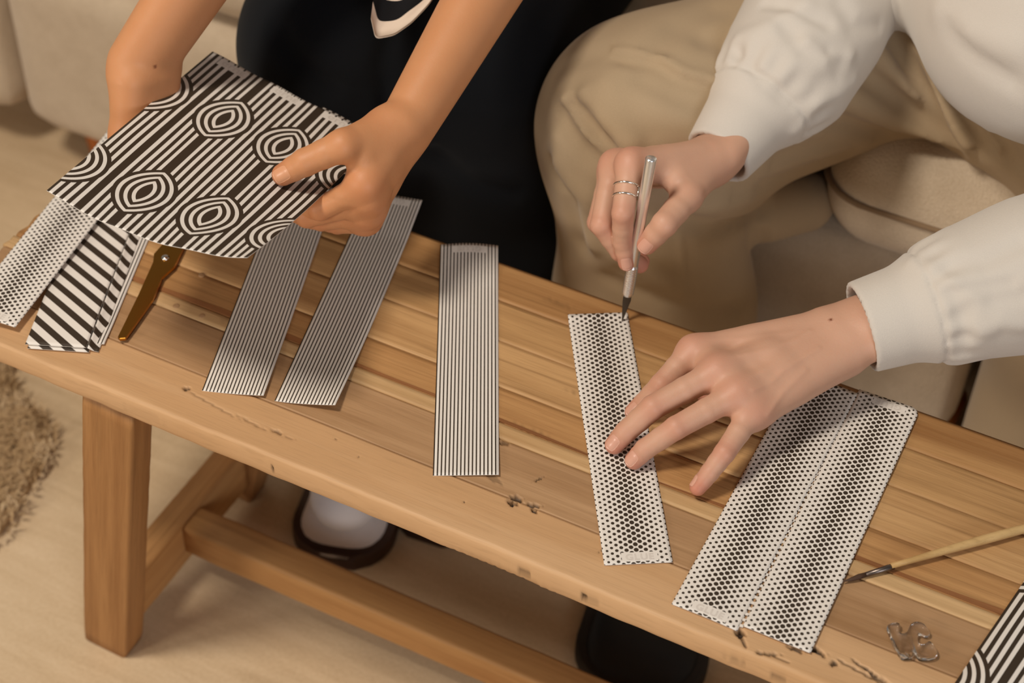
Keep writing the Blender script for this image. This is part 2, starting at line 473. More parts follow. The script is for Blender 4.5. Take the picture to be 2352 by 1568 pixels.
redw = wood('board_red', srgb(172, 118, 74), srgb(120, 76, 42), .4, 1, seed=19)
m0 = [(-.580, .028, .0022, .0014, .4, .004, 1, None), (-.556, .0235, .024, .0007, -.13, .0006, .35, None), (-.520, .0215, .012, .0009, -.1, .0008, .3, None), (-.499, .0225, .004, .0012, 0, .0015, .55, None),
      (-.489, .0215, .005, .0007, .1, .0006, .35, None), (-.322, .0425, .0030, .0024, 0, .006, 1, None), (-.306, .0430, .0026, .0016, 0, .004, 1, None), (-.2495, .034, .0036, .0004, 1.0, .0012, .8, None),
      (-.352, .0275, .0006, .0006, 0, .001, .9, None), (-.459, .036, .0007, .0007, 0, .001, .9, None), (-.436, .029, .0006, .0006, 0, .001, .9, None),
      (-.1435, .0125, .0030, .0030, .5, .005, 1, None), (-.139, .0075, .006, .0008, -.9, .002, .8, None), (-.123, .0055, .008, .0010, .35, .002, .75, None), (-.116, .0055, .009, .0006, .05, .0012, .5, None),
      (-.107, .0175, .005, .0013, .0, .003, 1, None), (-.0945, .023, .006, .0018, -.2, .004, 1, None), (-.060, .0235, .012, .0009, -.25, .002, .9, None), (-.050, .0195, .010, .0022, -.2, .002, .55, None), (-.082, .0185, .002, .002, 0, .002, .9, None),
      (-.066, .0205, .016, .0008, -.15, .0015, .6, None), (-.035, .014, .012, .0016, -.2, .002, .7, None), (-.03, .019, .018, .0008, -.1, .0015, .6, None),
      (-.555, 0, .0012, .0012, 0, .002, 1, -.005), (-.541, 0, .0008, .0008, 0, .002, 1, -.009), (-.548, 0, .0013, .0013, 0, .002, 1, -.0135), (-.49, 0, .0007, .0007, 0, .002, 1, -.012), (-.625, 0, .0006, .0006, 0, .001, .8, -.008),
      (-.285, 0, .013, .0006, .12, .0016, .55, -.011), (-.270, 0, .008, .0005, -.15, .0012, .5, -.015), (-.2485, 0, .002, .0016, 0, .002, .9, -.012), (-.242, 0, .006, .0014, .1, .001, .25, -.012),
      (-.135, 0, .010, .0010, .1, .0014, .3, -.011), (-.112, 0, .007, .0007, .1, .0014, .45, -.012), (-.31, 0, .03, .0022, 0, .0012, .12, -.021), (-.60, 0, .016, .0018, .05, .001, .05, -.012)]
m1 = [(-.321, .0472, .0042, .0020, .1, .003, .9, None), (-.3085, .0468, .005, .0016, .3, .003, .8, None), (-.345, .0565, .009, .0026, -.25, .0004, .38, None), (-.352, .0895, .0035, .0022, .3, .0016, .55, None), (-.3155, .070, .0042, .0006, 1.0, .0012, .8, None),
      (-.145, .061, .01, .0012, 0, .001, .3, None)]
rugged = [(-.595, .102, .004, .003, 0, .0003, .15, None)]
for i, (mat, marks, dl) in enumerate(((pale, m0, 0), (greyb, m1, .001), (cream, rugged, -.0015), (ochre2, [(-.372, .107, .012, .0012, -.1, .0006, .7, None), (-.34, .108, .02, .0016, 0, .0004, .35, None), (-.105, .1065, .01, .002, .1, .0006, .6, None), (-.6395, .1335, .0001, .0001, 0, 0, 0, None)], 0),
                                       (ochre, [(-.34, .156, .05, .0007, .02, .0003, .35, None), (-.27, .152, .02, .0007, -.15, .0005, .5, None)], .0035), (ochre3, [(-.25, .205, .03, .0008, .0, .0004, .4, None)], -.002), (back, [(-.38, .238, .012, .002, 0, .0002, .25, None)], .001))):
    plank(i, XL + dl, XR + dl * .5, YB[i], YB[i + 1], mat, marks, dz=(0, -.0003, .0002, -.0001, .0001, -.0002, 0)[i], first=i == 0, last=i == 6)
# thin reddish heart strip let in along the middle seam
P = []; xs = np.linspace(XL + .004, XR, 180); 
wd = .0032 + .0018 * np.sin(xs * 9 + 1) + .001 * np.sin(xs * 31)
v = np.concatenate([np.c_[xs, .1062 + 0 * xs, 0 * xs + TZ + .00025], np.c_[xs, .1062 + wd, 0 * xs + TZ + .00025], np.c_[xs, .1062 + wd, 0 * xs + TZ - .002], np.c_[xs, .1062 + 0 * xs, 0 * xs + TZ - .002]])
n_ = len(xs); f = [[a * n_ + k, a * n_ + k + 1, ((a + 1) % 4) * n_ + k + 1, ((a + 1) % 4) * n_ + k] for a in range(4) for k in range(n_ - 1)]
f = [q[::-1] for q in f] + [[0, n_, 2 * n_, 3 * n_], [n_ - 1, 4 * n_ - 1, 3 * n_ - 1, 2 * n_ - 1]]
obj('inlay', v, f, redw, bench, smooth=False, attrs={'gx': v[:, 0], 'gy': v[:, 1], 'gz': v[:, 2], 'stain_shade': np.zeros(len(v))})['label'] = 'thin reddish brown heartwood strip'
# plugs over screw heads
for x, y in ((-.6395, .1355), (-.6366, .097), (-.6132, .097)):
    th = np.arange(20) * 2 * np.pi / 20; rr = .0026
    v, f = loft([np.c_[x + r_ * np.cos(th), y + r_ * np.sin(th), np.full(20, TZ + z_)] for r_, z_ in ((rr, -.002), (rr, .0003), (rr * .8, .0006), (rr * .2, .0006))])
    obj('dowel', v, f, greyb, bench, attrs={'gx': v[:, 0] * 3, 'gy': v[:, 1], 'gz': v[:, 2], 'stain_shade': np.zeros(len(v))})
legw = wood('leg_wood', srgb(192, 144, 92), srgb(140, 94, 52), .5, .8, seed=23)
barw = wood('bar_wood', srgb(206, 158, 102), srgb(158, 108, 60), .5, .8, seed=29)
zb = TZ - TH
def leg(xt, xb, yt, yb):
    c = .0235
    v, f, g = beam(V(xb, yb, .0), V(xt, yt, zb + .001), V(1, 0, 0), .046, .028, .003, wob=.00012)
    t = v[:, 2] < .0008; v[t, 2] = 0
    obj('leg', v, f, legw, bench, attrs={'gx': g[:, 0], 'gy': g[:, 1], 'gz': g[:, 2], 'stain_shade': np.zeros(len(v))})
leg(-.6365, -.7070, .0170, .0270); leg(-.6365, -.7070, .2420, .2330)
leg(.20, .27, .0170, .0270); leg(.20, .27, .2420, .2330)
def bar(name, a, b, w, h, side=V(0, 0, 1), tilt=None):
    v, f, g = beam(a, b, side, w, h, .004, wob=.00012)
    obj(name, v, f, barw, bench, attrs={'gx': g[:, 0], 'gy': g[:, 1], 'gz': g[:, 2], 'stain_shade': np.zeros(len(v))})
bar('crossbar', V(-.697, .0385, .052), V(-.697, .2205, .052), .054, .026)
bar('crossbar', V(.260, .0385, .052), V(.260, .2205, .052), .054, .026)
bar('stretcher', V(-.6835, .130, .0575), V(.2465, .130, .0575), .036, .031)
# ------------------------------------------------------------------ printed paper
PW, PL = .0460, .2416
INK = srgb(58, 46, 34); PAPER = srgb(232, 225, 216)
def paper_mat(name, inkfn, W, L):
    m, nt, b = new_mat(name, .62, spec=.3); X.nt = nt
    uvn = nd(nt, 'ShaderNodeUVMap', uv_map='UVMap'); s = nd(nt, 'ShaderNodeSeparateXYZ'); nt.links.new(uvn.outputs[0], s.inputs[0])
    u, v = X(s.outputs[0]) * W, X(s.outputs[1]) * L
    ink = inkfn(u, v)
    g = nd(nt, 'ShaderNodeNewGeometry').outputs['Position']
    n1 = noise(nt, g, 900, 2)
    pap = mixc(nt, X(n1) * .4, PAPER, tuple(x * .93 for x in PAPER))
    nt.links.new(mixc(nt, ink, pap, INK), b.inputs['Base Color'])
    bump(nt, b, n1, .15, .0001)
    return m
def plain_paper():
    m, nt, b = new_mat('paper_plain', .7, PAPER, .25); return m
plainm = plain_paper()
def label_box(u, v, W, L, lo=.22, hi=.79, v0=.0022, v1=.0098, ends=(1,)):
    k = None
    for e in ends:
        vv = (L - v) if e else v
        q = inside(u, W * lo, W * hi) * inside(vv, v0, v1); k = q if k is None else mx(k, q)
    return 1 - k
def stripes_ink(W, n=17, duty=.36, ends=(1,)):
    def f(u, v): return lt(frac(u * (n / W) + .02), duty) * label_box(u, v, W, PL, ends=ends)
    return f
def dots_ink(W, nx=7.0, py=.00474, ends=(0,), rs=1.0, grad=True):
    px = W / nx
    def f(u, v):
        r0 = (.00084 + .00088 * (1 - absx(u * (2 / W) - 1))) * rs if grad else .0012
        out = None
        for sh in (0, .5):
            a = (frac(u / px + sh + .5) - .5) * px; b_ = (frac(v / py + sh + .5) - .5) * py
            k = lt(sqrt(a * a + b_ * b_), r0); out = k if out is None else mx(out, k)
        return out * label_box(u, v, W, PL, ends=ends, lo=.27, hi=.80)
    return f
stripem = paper_mat('thin_stripe_print', stripes_ink(PW), PW, PL)
dotm = paper_mat('halftone_dot_print', dots_ink(PW), PW, PL)
dotm_top = paper_mat('halftone_dot_print_far_label', dots_ink(PW, ends=(1,)), PW, PL)
def diag_ink(u, v):
    c, s = math.cos(-.2422 - .465), math.sin(-.2422 - .465)
    return lt(frac((v * c - u * s) * (1 / .0110) + .32), .48)
diagm = paper_mat('bold_diagonal_print', diag_ink, PW, PL)
SW, SL = .1473, .2416
def ornate_ink(u, v):      # v measured from the labelled edge
    p = .00525
    cols = (-.012 * SW, .335 * SW, .665 * SW, 1.005 * SW)
    xl = None
    for c in cols:
        d = absx(u - c); xl = d if xl is None else mn(xl, d)
    rowp = .5 * SL; vv = absx((frac((v - .295 * SL) / rowp + .5) - .5) * rowp)
    bulge = .0003 * X.op('COSINE', vv * (2 * math.pi / rowp))
    xw = xl - bulge * X.op('SINE', mn(xl * (math.pi / .0240), math.pi))
    p2_ = .00552; line = lt(frac(xw / p2_ + .35), .5) * gt(xl, .64 * p2_)
    # eye: vesica rings round each lattice point
    cc, RR = .0160, .0340
    d1 = sqrt((xl + cc) * (xl + cc) + vv * vv)
    g = RR - d1
    pr_ = .0056
    ring = lt(frac(g / pr_), .47) * lt(g, 2.55 * pr_) * gt(g, 0.0)
    white = mx(ring, line * lt(g, -.58 * p))
    ink = 1 - white
    box = None
    for s0 in (.155, .475, .79):
        q = inside(u, (s0 - .085) * SW, (s0 + .085) * SW) * inside(v, .0030, .0115)
        q = mx(q, inside(u, (s0 - .085) * SW, (s0 + .085) * SW) * lt(v, .0030) * lt(frac(u / .0028), .5))
        box = q if box is None else mx(box, q)
    return ink * (1 - box)
ornm = paper_mat('ornate_eye_and_stripe_print', ornate_ink, SW, SL)

def sheet_mesh(name, S_, W, L, nu, nv, mat, parent=None, th=.00035, under=None):
    """S_(s,t) -> 3-D point on the printed face; gives the paper its thickness"""
    s = np.linspace(0, 1, nu); t = np.linspace(0, 1, nv)
    ss, tt = np.meshgrid(s, t, indexing='ij'); ss, tt = ss.ravel(), tt.ravel()
    P = S_(ss, tt); e = 1e-4
    Nn = np.cross(S_(ss + e, tt) - P, S_(ss, tt + e) - P); Nn /= np.linalg.norm(Nn, axis=1)[:, None]
    if Nn[:, 2].mean() < 0: Nn = -Nn; fl = True
    else: fl = False
    Q = P - Nn * th
    f1 = grid_faces(nu, nv, flip=fl); f2 = grid_faces(nu, nv, off=nu * nv, flip=not fl)
    edge = [i * nv for i in range(nu)] + [(nu - 1) * nv + j for j in range(1, nv)] + [i * nv + nv - 1 for i in range(nu - 2, -1, -1)] + [j for j in range(nv - 2, 0, -1)]
    f3 = []
    for a, b in zip(edge, edge[1:] + edge[:1]): f3.append([a, b, b + nu * nv, a + nu * nv][::-1] if not fl else [a, b, b + nu * nv, a + nu * nv])
    uv = np.tile(np.c_[ss, tt], (2, 1))
    mi = [0] * len(f1) + [1] * (len(f2) + len(f3))
    if under is not None: mi = [0] * len(f1) + [2] * len(f2) + [1] * len(f3)
    o = obj(name, np.concatenate([P, Q]), f1 + f2 + f3, [mat, plainm] + ([under] if under is not None else []), parent, uv=uv, mat_idx=mi)
    return o
def strip_surface(x, y, ang, bend, W=PW, L=PL, base=.0005, corner=False):
    uu = V(math.cos(ang), math.sin(ang), 0); vv = V(-math.sin(ang), math.cos(ang), 0)
    def S_(s, t):
        if corner:
            r = .0075; a = (s * W - (W - r)) / r; b_ = (t * L - (L - r)) / r; m = (a > 0) & (b_ > 0); k = np.where(m, np.maximum(a, b_) / np.maximum(np.hypot(a, b_), 1e-6), 1)
            s = np.where(m, (W - r + a * k * r) / W, s); t = np.where(m, (L - r + b_ * k * r) / L, t)
        P = V(x, y, TZ + base) + ((s - .5) * W)[:, None] * uu + (t * L)[:, None] * vv
        P[:, 2] += bend(s, t); return P
    return S_
def lettering(S_, W, L, s0, t0, hgt, flip, parent, name='lettering', ang=0.0):
    """outlined word GLUE printed on a strip, laid on its surface"""
    cu = bpy.data.curves.new('lettering', 'FONT'); cu.body = 'GLUE'; cu.size = hgt * 1.38; cu.align_x = 'CENTER'; cu.space_character = 1.15
    cu.fill_mode = 'NONE'; cu.bevel_depth = .00006; cu.bevel_resolution = 0; cu.resolution_u = 4
    o = bpy.data.objects.new('lettering', cu); COL.objects.link(o); dg = bpy.context.evaluated_depsgraph_get()
    me = o.evaluated_get(dg).to_mesh(); vs = np.array([tuple(v.co) for v in me.vertices]); fs = [list(p.vertices) for p in me.polygons]
    o.evaluated_get(dg).to_mesh_clear(); bpy.data.objects.remove(o); bpy.data.curves.remove(cu)
    vs[:, 1] -= hgt * .5
    if flip: vs[:, :2] *= -1
    s = s0 + vs[:, 0] / W; t = t0 + vs[:, 1] / L
    P = S_(s, t); P[:, 2] += .00006 + vs[:, 2] * .3
    return obj(name, P, fs, lettm, parent, smooth=False)
lettm = new_mat('pale_grey_print', .7, srgb(158, 140, 128))[0]

def flat(s, t): return 0 * s
def strip(label, x, y, ang, bend, mat, letter=None, base=.0005, group=None):
    e = empty('paper_strip', label, 'paper strip', (x, y, TZ), group)
    S_ = strip_surface(x, y, ang, bend, base=base)
    o = sheet_mesh('printed_sheet', S_, PW, PL, 20, 70, mat, e)
    if letter == 'far': lettering(S_, PW, PL, .505, 1 - .0060 / PL, .0052, True, e)
    if letter == 'near': lettering(S_, PW, PL, .535, .0060 / PL, .0052, False, e)
    return e
pos = lambda a: np.maximum(a, 0)
strip('thin-striped paper strip lying straight on the bench, nearest the middle', -.3614, .0482, .4734, lambda s, t: .0018 * pos(1 - t * 5) * s + .0045 * pos(t - .80) * 5 * (.5 + .5 * np.sin(np.pi * s)), stripem, 'far')
strip('dotted paper strip pinned under two fingertips and cut by the knife', -.2238, .0331, .5419, lambda s, t: .0006 + .0015 * pos(t - .97) * 30, dotm, 'near')
strip('thin-striped paper strip with its near right corner lifted, under the gripping hand', -.4948, .0527, .2413, lambda s, t: .0075 * pos(1 - t * 2.2) ** 1.6 * s ** 1.5 + .004 * pos(t - .8) * 5, stripem, 'far')
strip('leftmost thin-striped paper strip in the middle of the bench, running under the held sheet', -.547, .0384, .3201, lambda s, t: .0030 * pos(1 - t * 3) * s ** 2 + .002 * pos(t - .85) * 5, stripem)
dbl = empty('perforated_sheet', 'two dotted paper strips still joined along a perforated seam, under the flat hand', 'paper sheet', (-.145, .1, TZ))
def bR(s, t): return .0006 + .0045 * pos(t - .82) * 5 * (1 - .3 * s) * 1.0 - .0 * s
SR = strip_surface(-.1206, .0174, .0049, lambda s, t: .0004 + .0050 * pos(.10 - t) * 10 * (1 - s) * .25 + .0012 * s, corner=True)
SLf = strip_surface(-.1685, .0127, -.0041, lambda s, t: .0004 + .0008 * np.sin(np.pi * s))
sr = sheet_mesh('printed_strip', SR, PW, PL, 20, 70, dotm_top, dbl); lettering(SR, PW, PL, .52, 1 - .0060 / PL, .0052, True, sr)
sl = sheet_mesh('printed_strip', SLf, PW, PL, 20, 70, dotm, dbl); lettering(SLf, PW, PL, .535, .0060 / PL, .0052, False, sl)
# little paper bridges of the perforation
br = []
for k in range(46):
    t = (k + .5) / 46; a = SLf(np.array([1.]), np.array([t]))[0]; b_ = SR(np.array([0.]), np.array([t]))[0]; c = (a + b_) / 2; w = max(.0004, abs(b_[0] - a[0]) / 2 + .0003)
    v = [c + V(i * w, j * .0011, z) for z in (-.0003, .0) for i, j in ((-1, -1), (1, -1), (1, 1), (-1, 1))]
    br.append((v, [[0, 3, 2, 1], [4, 5, 6, 7], [0, 1, 5, 4], [1, 2, 6, 5], [2, 3, 7, 6], [3, 0, 4, 7]]))
v, f = merge(br); tag(obj('perforation', v, f, plainm, dbl, smooth=False), kind='stuff')

# left-hand pile
dl = empty('paper_strip', 'dotted paper strip at the left end of the bench, lapping the bold striped one', 'paper strip', (-.745, .02, TZ))
S_ = strip_surface(-.7465, .0125, .149, lambda s, t: .0062 + .0012 * np.sin(np.pi * s) + .003 * t)
sheet_mesh('printed_sheet', S_, PW, PL, 20, 70, dotm, dl); lettering(S_, PW, PL, .535, .0060 / PL, .0052, False, dl)
bd = empty('folded_strip', 'folded paper strip with bold black and white diagonal bands beside the scissors', 'paper strip', (-.69, .02, TZ))
S1 = strip_surface(-.6872, .0160, .385, lambda s, t: .0030 + .0012 * s + .0006 * np.sin(9 * t)); sheet_mesh('printed_sheet', S1, PW, PL, 20, 60, diagm, bd)
S2 = strip_surface(-.6845, .0148, .392, lambda s, t: .0012 + .0004 * s); sheet_mesh('under_layer', S2, PW, PL, 12, 40, diagm, bd)
# folded-over flap standing slightly proud along its right side
def flap(s, t):
    P = strip_surface(-.6872, .0160, .385, lambda a, b: .0042 + 0 * a)(1.02 + .17 * s, t); P[:, 2] = TZ + .0046 - .0034 * s - .0008 * np.sin(np.pi * s); return P
sheet_mesh('flap', flap, PW * .17, PL, 6, 60, paper_mat('diagonal_print_flap', lambda u, v: lt(frac((v * .809 + u * .588) * (1 / .0110) + .75), .48), PW * .17, PL), bd)
th_ = empty('paper_strip', 'narrow thin-striped paper strip curled at its near end, beside the scissors', 'paper strip', (-.665, .03, TZ))
S3 = strip_surface(-.6800, .0280, .345, lambda s, t: .0006 + .0012 * pos(.10 - t) * 10 * s ** 2); sheet_mesh('printed_sheet', S3, PW, PL, 20, 70, stripem, th_)

# sheet held in the air (surface through nine measured points)
ctrl = [[(488, 118, .500), (298, 277, .523), (107, 437, .546)],
        [(676, 217, .488), (512, 369, .515), (328, 545, .541)],
        [(868, 312, .476), (730, 458, .503), (568, 592, .540)]]
CT = np.array([[at(*q) for q in row] for row in ctrl])
def quad(a, t): return (a[0] * ((t - .5) * (t - 1) * 2)[:, None] + a[1] * (-4 * t * (t - 1))[:, None] + a[2] * (t * (t - .5) * 2)[:, None])
def held(s, t):
    rows = [quad(CT[i], t) for i in range(3)]
    B0, B1, B2 = ((s - .5) * (s - 1) * 2)[:, None], (-4 * s * (s - 1))[:, None], (s * (s - .5) * 2)[:, None]
    P = rows[0] * B0 + rows[1] * B1 + rows[2] * B2
    P[:, 2] += .0006 * np.sin(s * 2 * np.pi * 3.1) ; return P
hs = empty('patterned_sheet', 'large black and white sheet with eye motifs and stripes held in two hands', 'paper sheet', tuple(CT[1][1]))
sheet_mesh('printed_sheet', held, SW, SL, 60, 90, ornm, hs)
for s0 in (.155, .475, .79): lettering(held, SW, SL, s0, .0072 / SL, .0052, False, hs)
# second, smaller piece of the pad just behind it (dark edge showing at the top)
def held2(s, t): 
    P = held(.655 + .36 * s, -.018 + .3 * t); P[:, 2] -= .0016; return P
sheet_mesh('back_sheet', held2, SW * .36, SL * .3, 20, 20, paper_mat('ornate_back', lambda u, v: lt(frac(u / .00525 + .3), .5), SW * .36, SL * .3), hs)
# corner of the same print lying at the near right
c0 = at(2190, 1568, TZ); 
def corner(s, t):
    ang = -.279; vv = V(math.sin(-ang) , math.cos(ang), 0)
    a = at(2178, 1590, TZ); b_ = at(2352, 1335, TZ); vv = nrm(b_ - a); uu = V(vv[1], -vv[0], 0)
    return V(*a) + V(0, 0, .0006) + (s * SW)[:, None] * uu + ((t - .25) * SL)[:, None] * vv
co = empty('patterned_sheet', 'black and white striped sheet with eye motifs lying on the near right of the bench', 'paper sheet', tuple(c0))
sheet_mesh('printed_sheet', corner, SW, SL, 12, 20, ornm, co)

# ------------------------------------------------------------------ scissors
def extrude(outline, z0, z1, bev=.0004):
    o = np.array(outline, float); n = len(o); c = o.mean(0)
    k = 1 - bev / np.linalg.norm(o - c, axis=1)[:, None].mean()
    rings = [np.c_[o * 1.0, np.full(n, z0)], np.c_[o, np.full(n, z1 - bev)], np.c_[(o - c) * k + c, np.full(n, z1)]]
    return loft(rings)
brass, nt, b = new_mat('brass', .30, srgb(176, 124, 50), metal=1.0)
dbrass, nt, b = new_mat('dark_brass', .28, srgb(140, 84, 34), metal=1.0)
steel, nt, b = new_mat('bright_steel', .18, (.8, .78, .74), metal=1.0)
sc = empty('scissors', 'brass scissors lying closed on the bench under the held sheet', 'scissors', tuple(at(380, 592, TZ)))
def px_outline(pts, z): return [at(u, v, z)[:2] for u, v in pts]
zz = TZ + .004
v, f = extrude(px_outline([(271, 776), (275, 780), (288, 779), (352, 690), (372, 640), (400, 615), (424, 566), (440, 520), (395, 515), (376, 560), (354, 585), (352, 604), (318, 680)], zz), zz - .0012, zz + .0012)
obj('blade', v, f, brass, sc, smooth=False)
v, f = extrude(px_outline([(278, 772), (292, 778), (360, 680), (376, 636), (404, 615), (430, 560), (446, 500), (410, 500), (392, 560), (372, 600), (345, 650)], zz - .0026), zz - .0036, zz - .0014)
obj('blade', v, f, dbrass, sc, smooth=False)
pc = at(380, 592, zz + .0012); th = np.arange(24) * 2 * np.pi / 24
v, f = loft([np.c_[pc[0] + r_ * np.cos(th), pc[1] + r_ * np.sin(th), np.full(24, pc[2] + z_)] for r_, z_ in ((.0033, -.0004), (.0033, .0004), (.0028, .0012), (.0016, .0017), (.0003, .0018))])
obj('pivot_screw', v, f, steel, sc)
ax = nrm(at(440, 500, zz) - at(270, 782, zz)); ax[2] = 0; sd = V(-ax[1], ax[0], 0)
for sg in (1, -1):
    cen = at(430, 540, zz) + ax * .062 + sd * sg * .021
    pts = [cen + ax * .026 * math.cos(a) + sd * sg * .017 * math.sin(a) for a in np.linspace(0, 2 * np.pi, 33)]
    v, f = tube(pts, .0035, 10, cap=False, flat=.8); h_ = obj('handle', v, f, dbrass, sc)
    v2, f2 = tube([at(425, 545, zz), at(430, 540, zz) + ax * .02 + sd * sg * .004, cen - ax * .026], [.006, .005, .004], 10, flat=.5); h_.data.name = 'handle'
    v, f = merge([(v, f), (v2, f2)]); h_.data.clear_geometry(); h_.data.from_pydata((v - np.array(sc.location)).tolist(), [], f); h_.data.polygons.foreach_set('use_smooth', [True] * len(f)); h_.data.update()

# ------------------------------------------------------------------ paintbrush
b0, b1, b2 = at(1943, 1333, TZ + .0025), at(2046, 1302, TZ + .004), at(2352, 1205, TZ + .0075)
ax = nrm(b2 - b1); end = b1 + ax * .20; end[2] = TZ + .0045
b2 = at(2352, 1212, TZ + .006)
pb = empty('paintbrush', 'slim paintbrush with plain wooden handle resting against the dotted sheet', 'paintbrush', tuple(b1))
brw = wood('brush_wood', srgb(214, 180, 126), srgb(176, 138, 84), .2, 1, .45, seed=3)
ts = np.linspace(0, 1, 16)
hp = [b1 + (b1 + nrm(b2 - b1) * .205 - b1) * t for t in ts]; hr = [.0019 + .0019 * math.sin(min(1, t * 1.9) * math.pi * .62) ** 1.5 - .0012 * t for t in ts]
for i in range(16): hp[i] = hp[i].copy(); hp[i][2] = TZ + hr[i] + .0030 * (1 - ts[i]) + .0003
v, f = tube(hp, hr, 14); g = (v - b1)
obj('handle', v, f, brw, pb, attrs={'gx': g @ nrm(b2 - b1), 'gy': g[:, 2], 'gz': g[:, 1] * .3, 'stain_shade': np.zeros(len(v))})
fe = b1 + nrm(b0 - b1) * .0185
tin = new_mat('dark_tin', .35, srgb(120, 110, 104), metal=1.0)[0]
v, f = tube([b1 + nrm(b2 - b1) * .002, b1 + nrm(b0 - b1) * .001, b1 + nrm(b0 - b1) * .002, b1 + nrm(b0 - b1) * .004, fe], [.0021, .0021, .0023, .0021, .0017], 14); obj('ferrule', v, f, tin, pb)
bris = new_mat('bristle', .7, srgb(70, 46, 28))[0]
v, f = tube([fe, fe + nrm(b0 - b1) * .005, fe + nrm(b0 - b1) * .010 + V(0, 0, -.0005), b0 + nrm(b0 - b1) * .002], [.0016, .0019, .0014, .0003], 12); obj('bristles', v, f, bris, pb)

# ------------------------------------------------------------------ clear ornament
glass, nt, b = new_mat('clear_resin', .04, (1, .98, .95)); b.inputs['Transmission Weight'].default_value = 1.0; b.inputs['IOR'].default_value = 1.47
pts = [(2033, 1446), (2043, 1438), (2062, 1437), (2067, 1446), (2061, 1458), (2070, 1464), (2082, 1458), (2088, 1440), (2100, 1434), (2118, 1438), (2130, 1452), (2135, 1464),
       (2126, 1470), (2112, 1462), (2104, 1470), (2108, 1486), (2118, 1488), (2132, 1478), (2144, 1490), (2152, 1506), (2148, 1518), (2128, 1522), (2108, 1521), (2100, 1506), (2092, 1520), (2070, 1520), (2060, 1508), (2050, 1486), (2040, 1462)]
o2 = np.array([at(u, v_, TZ)[:2] for u, v_ in pts])
def smooth_closed(P, it=2):
    for _ in range(it):
        Q = []; n = len(P)
        for i in range(n): a, b_ = P[i], P[(i + 1) % n]; Q += [a * .75 + b_ * .25, a * .25 + b_ * .75]
        P = np.array(Q)
    return P
o3 = smooth_closed(o2)
if np.sum(o3[:, 0] * np.roll(o3[:, 1], -1) - np.roll(o3[:, 0], -1) * o3[:, 1]) < 0: o3 = o3[::-1]
def inset(P, d):
    n = len(P); t = np.roll(P, -1, 0) - np.roll(P, 1, 0); t /= np.linalg.norm(t, axis=1)[:, None]; return P + np.c_[-t[:, 1], t[:, 0]] * d
v, f = loft([np.c_[inset(o3, d), np.full(len(o3), TZ + .0008 + z_)] for d, z_ in ((.0008, 0), (0, .0007), (0, .0028), (.0003, .0034), (.0009, .0038))])
cl = tag(obj('resin_charm', v, f, glass), 'small clear puzzle-shaped resin charm lying on the bench below the brush', 'charm'); origin_to(cl, at(2095, 1480, TZ))
# ------------------------------------------------------------------ people
def skin(name, base, red, pale):
    m, nt, b = new_mat(name, .48, spec=.35); X.nt = nt
    g = nd(nt, 'ShaderNodeNewGeometry').outputs['Position']
    a = nd(nt, 'ShaderNodeAttribute', attribute_name='flush').outputs['Fac']
    n1 = noise(nt, g, 60, 4); n2 = noise(nt, g, 1600, 2, .6); n3 = noise(nt, g, 500, 3, .6)
    col = mixc(nt, X(n1) * .7, base, pale)
    col = mixc(nt, X(a) * 1.0, col, red)
    col = mixc(nt, nd(nt, 'ShaderNodeAttribute', attribute_name='mole').outputs['Fac'], col, srgb(120, 60, 34))
    nt.links.new(col, b.inputs['Base Color'])
    b.inputs['Subsurface Weight'].default_value = .18; b.inputs['Subsurface Radius'].default_value = (1.0, .35, .2); b.inputs['Subsurface Scale'].default_value = .006
    bump(nt, b, (X(n2) * .5 + X(n3)).s, .25, .0004)
    return m
skin1 = skin('tan_skin', srgb(198, 138, 94), srgb(190, 108, 72), srgb(208, 150, 106))
skin2 = skin('fair_skin', srgb(202, 156, 130), srgb(194, 110, 88), srgb(210, 168, 142))
nail1 = new_mat('nail_tan', .32, srgb(214, 154, 116), .5)[0]; nail2 = new_mat('nail_fair', .28, srgb(214, 162, 140), .5)[0]

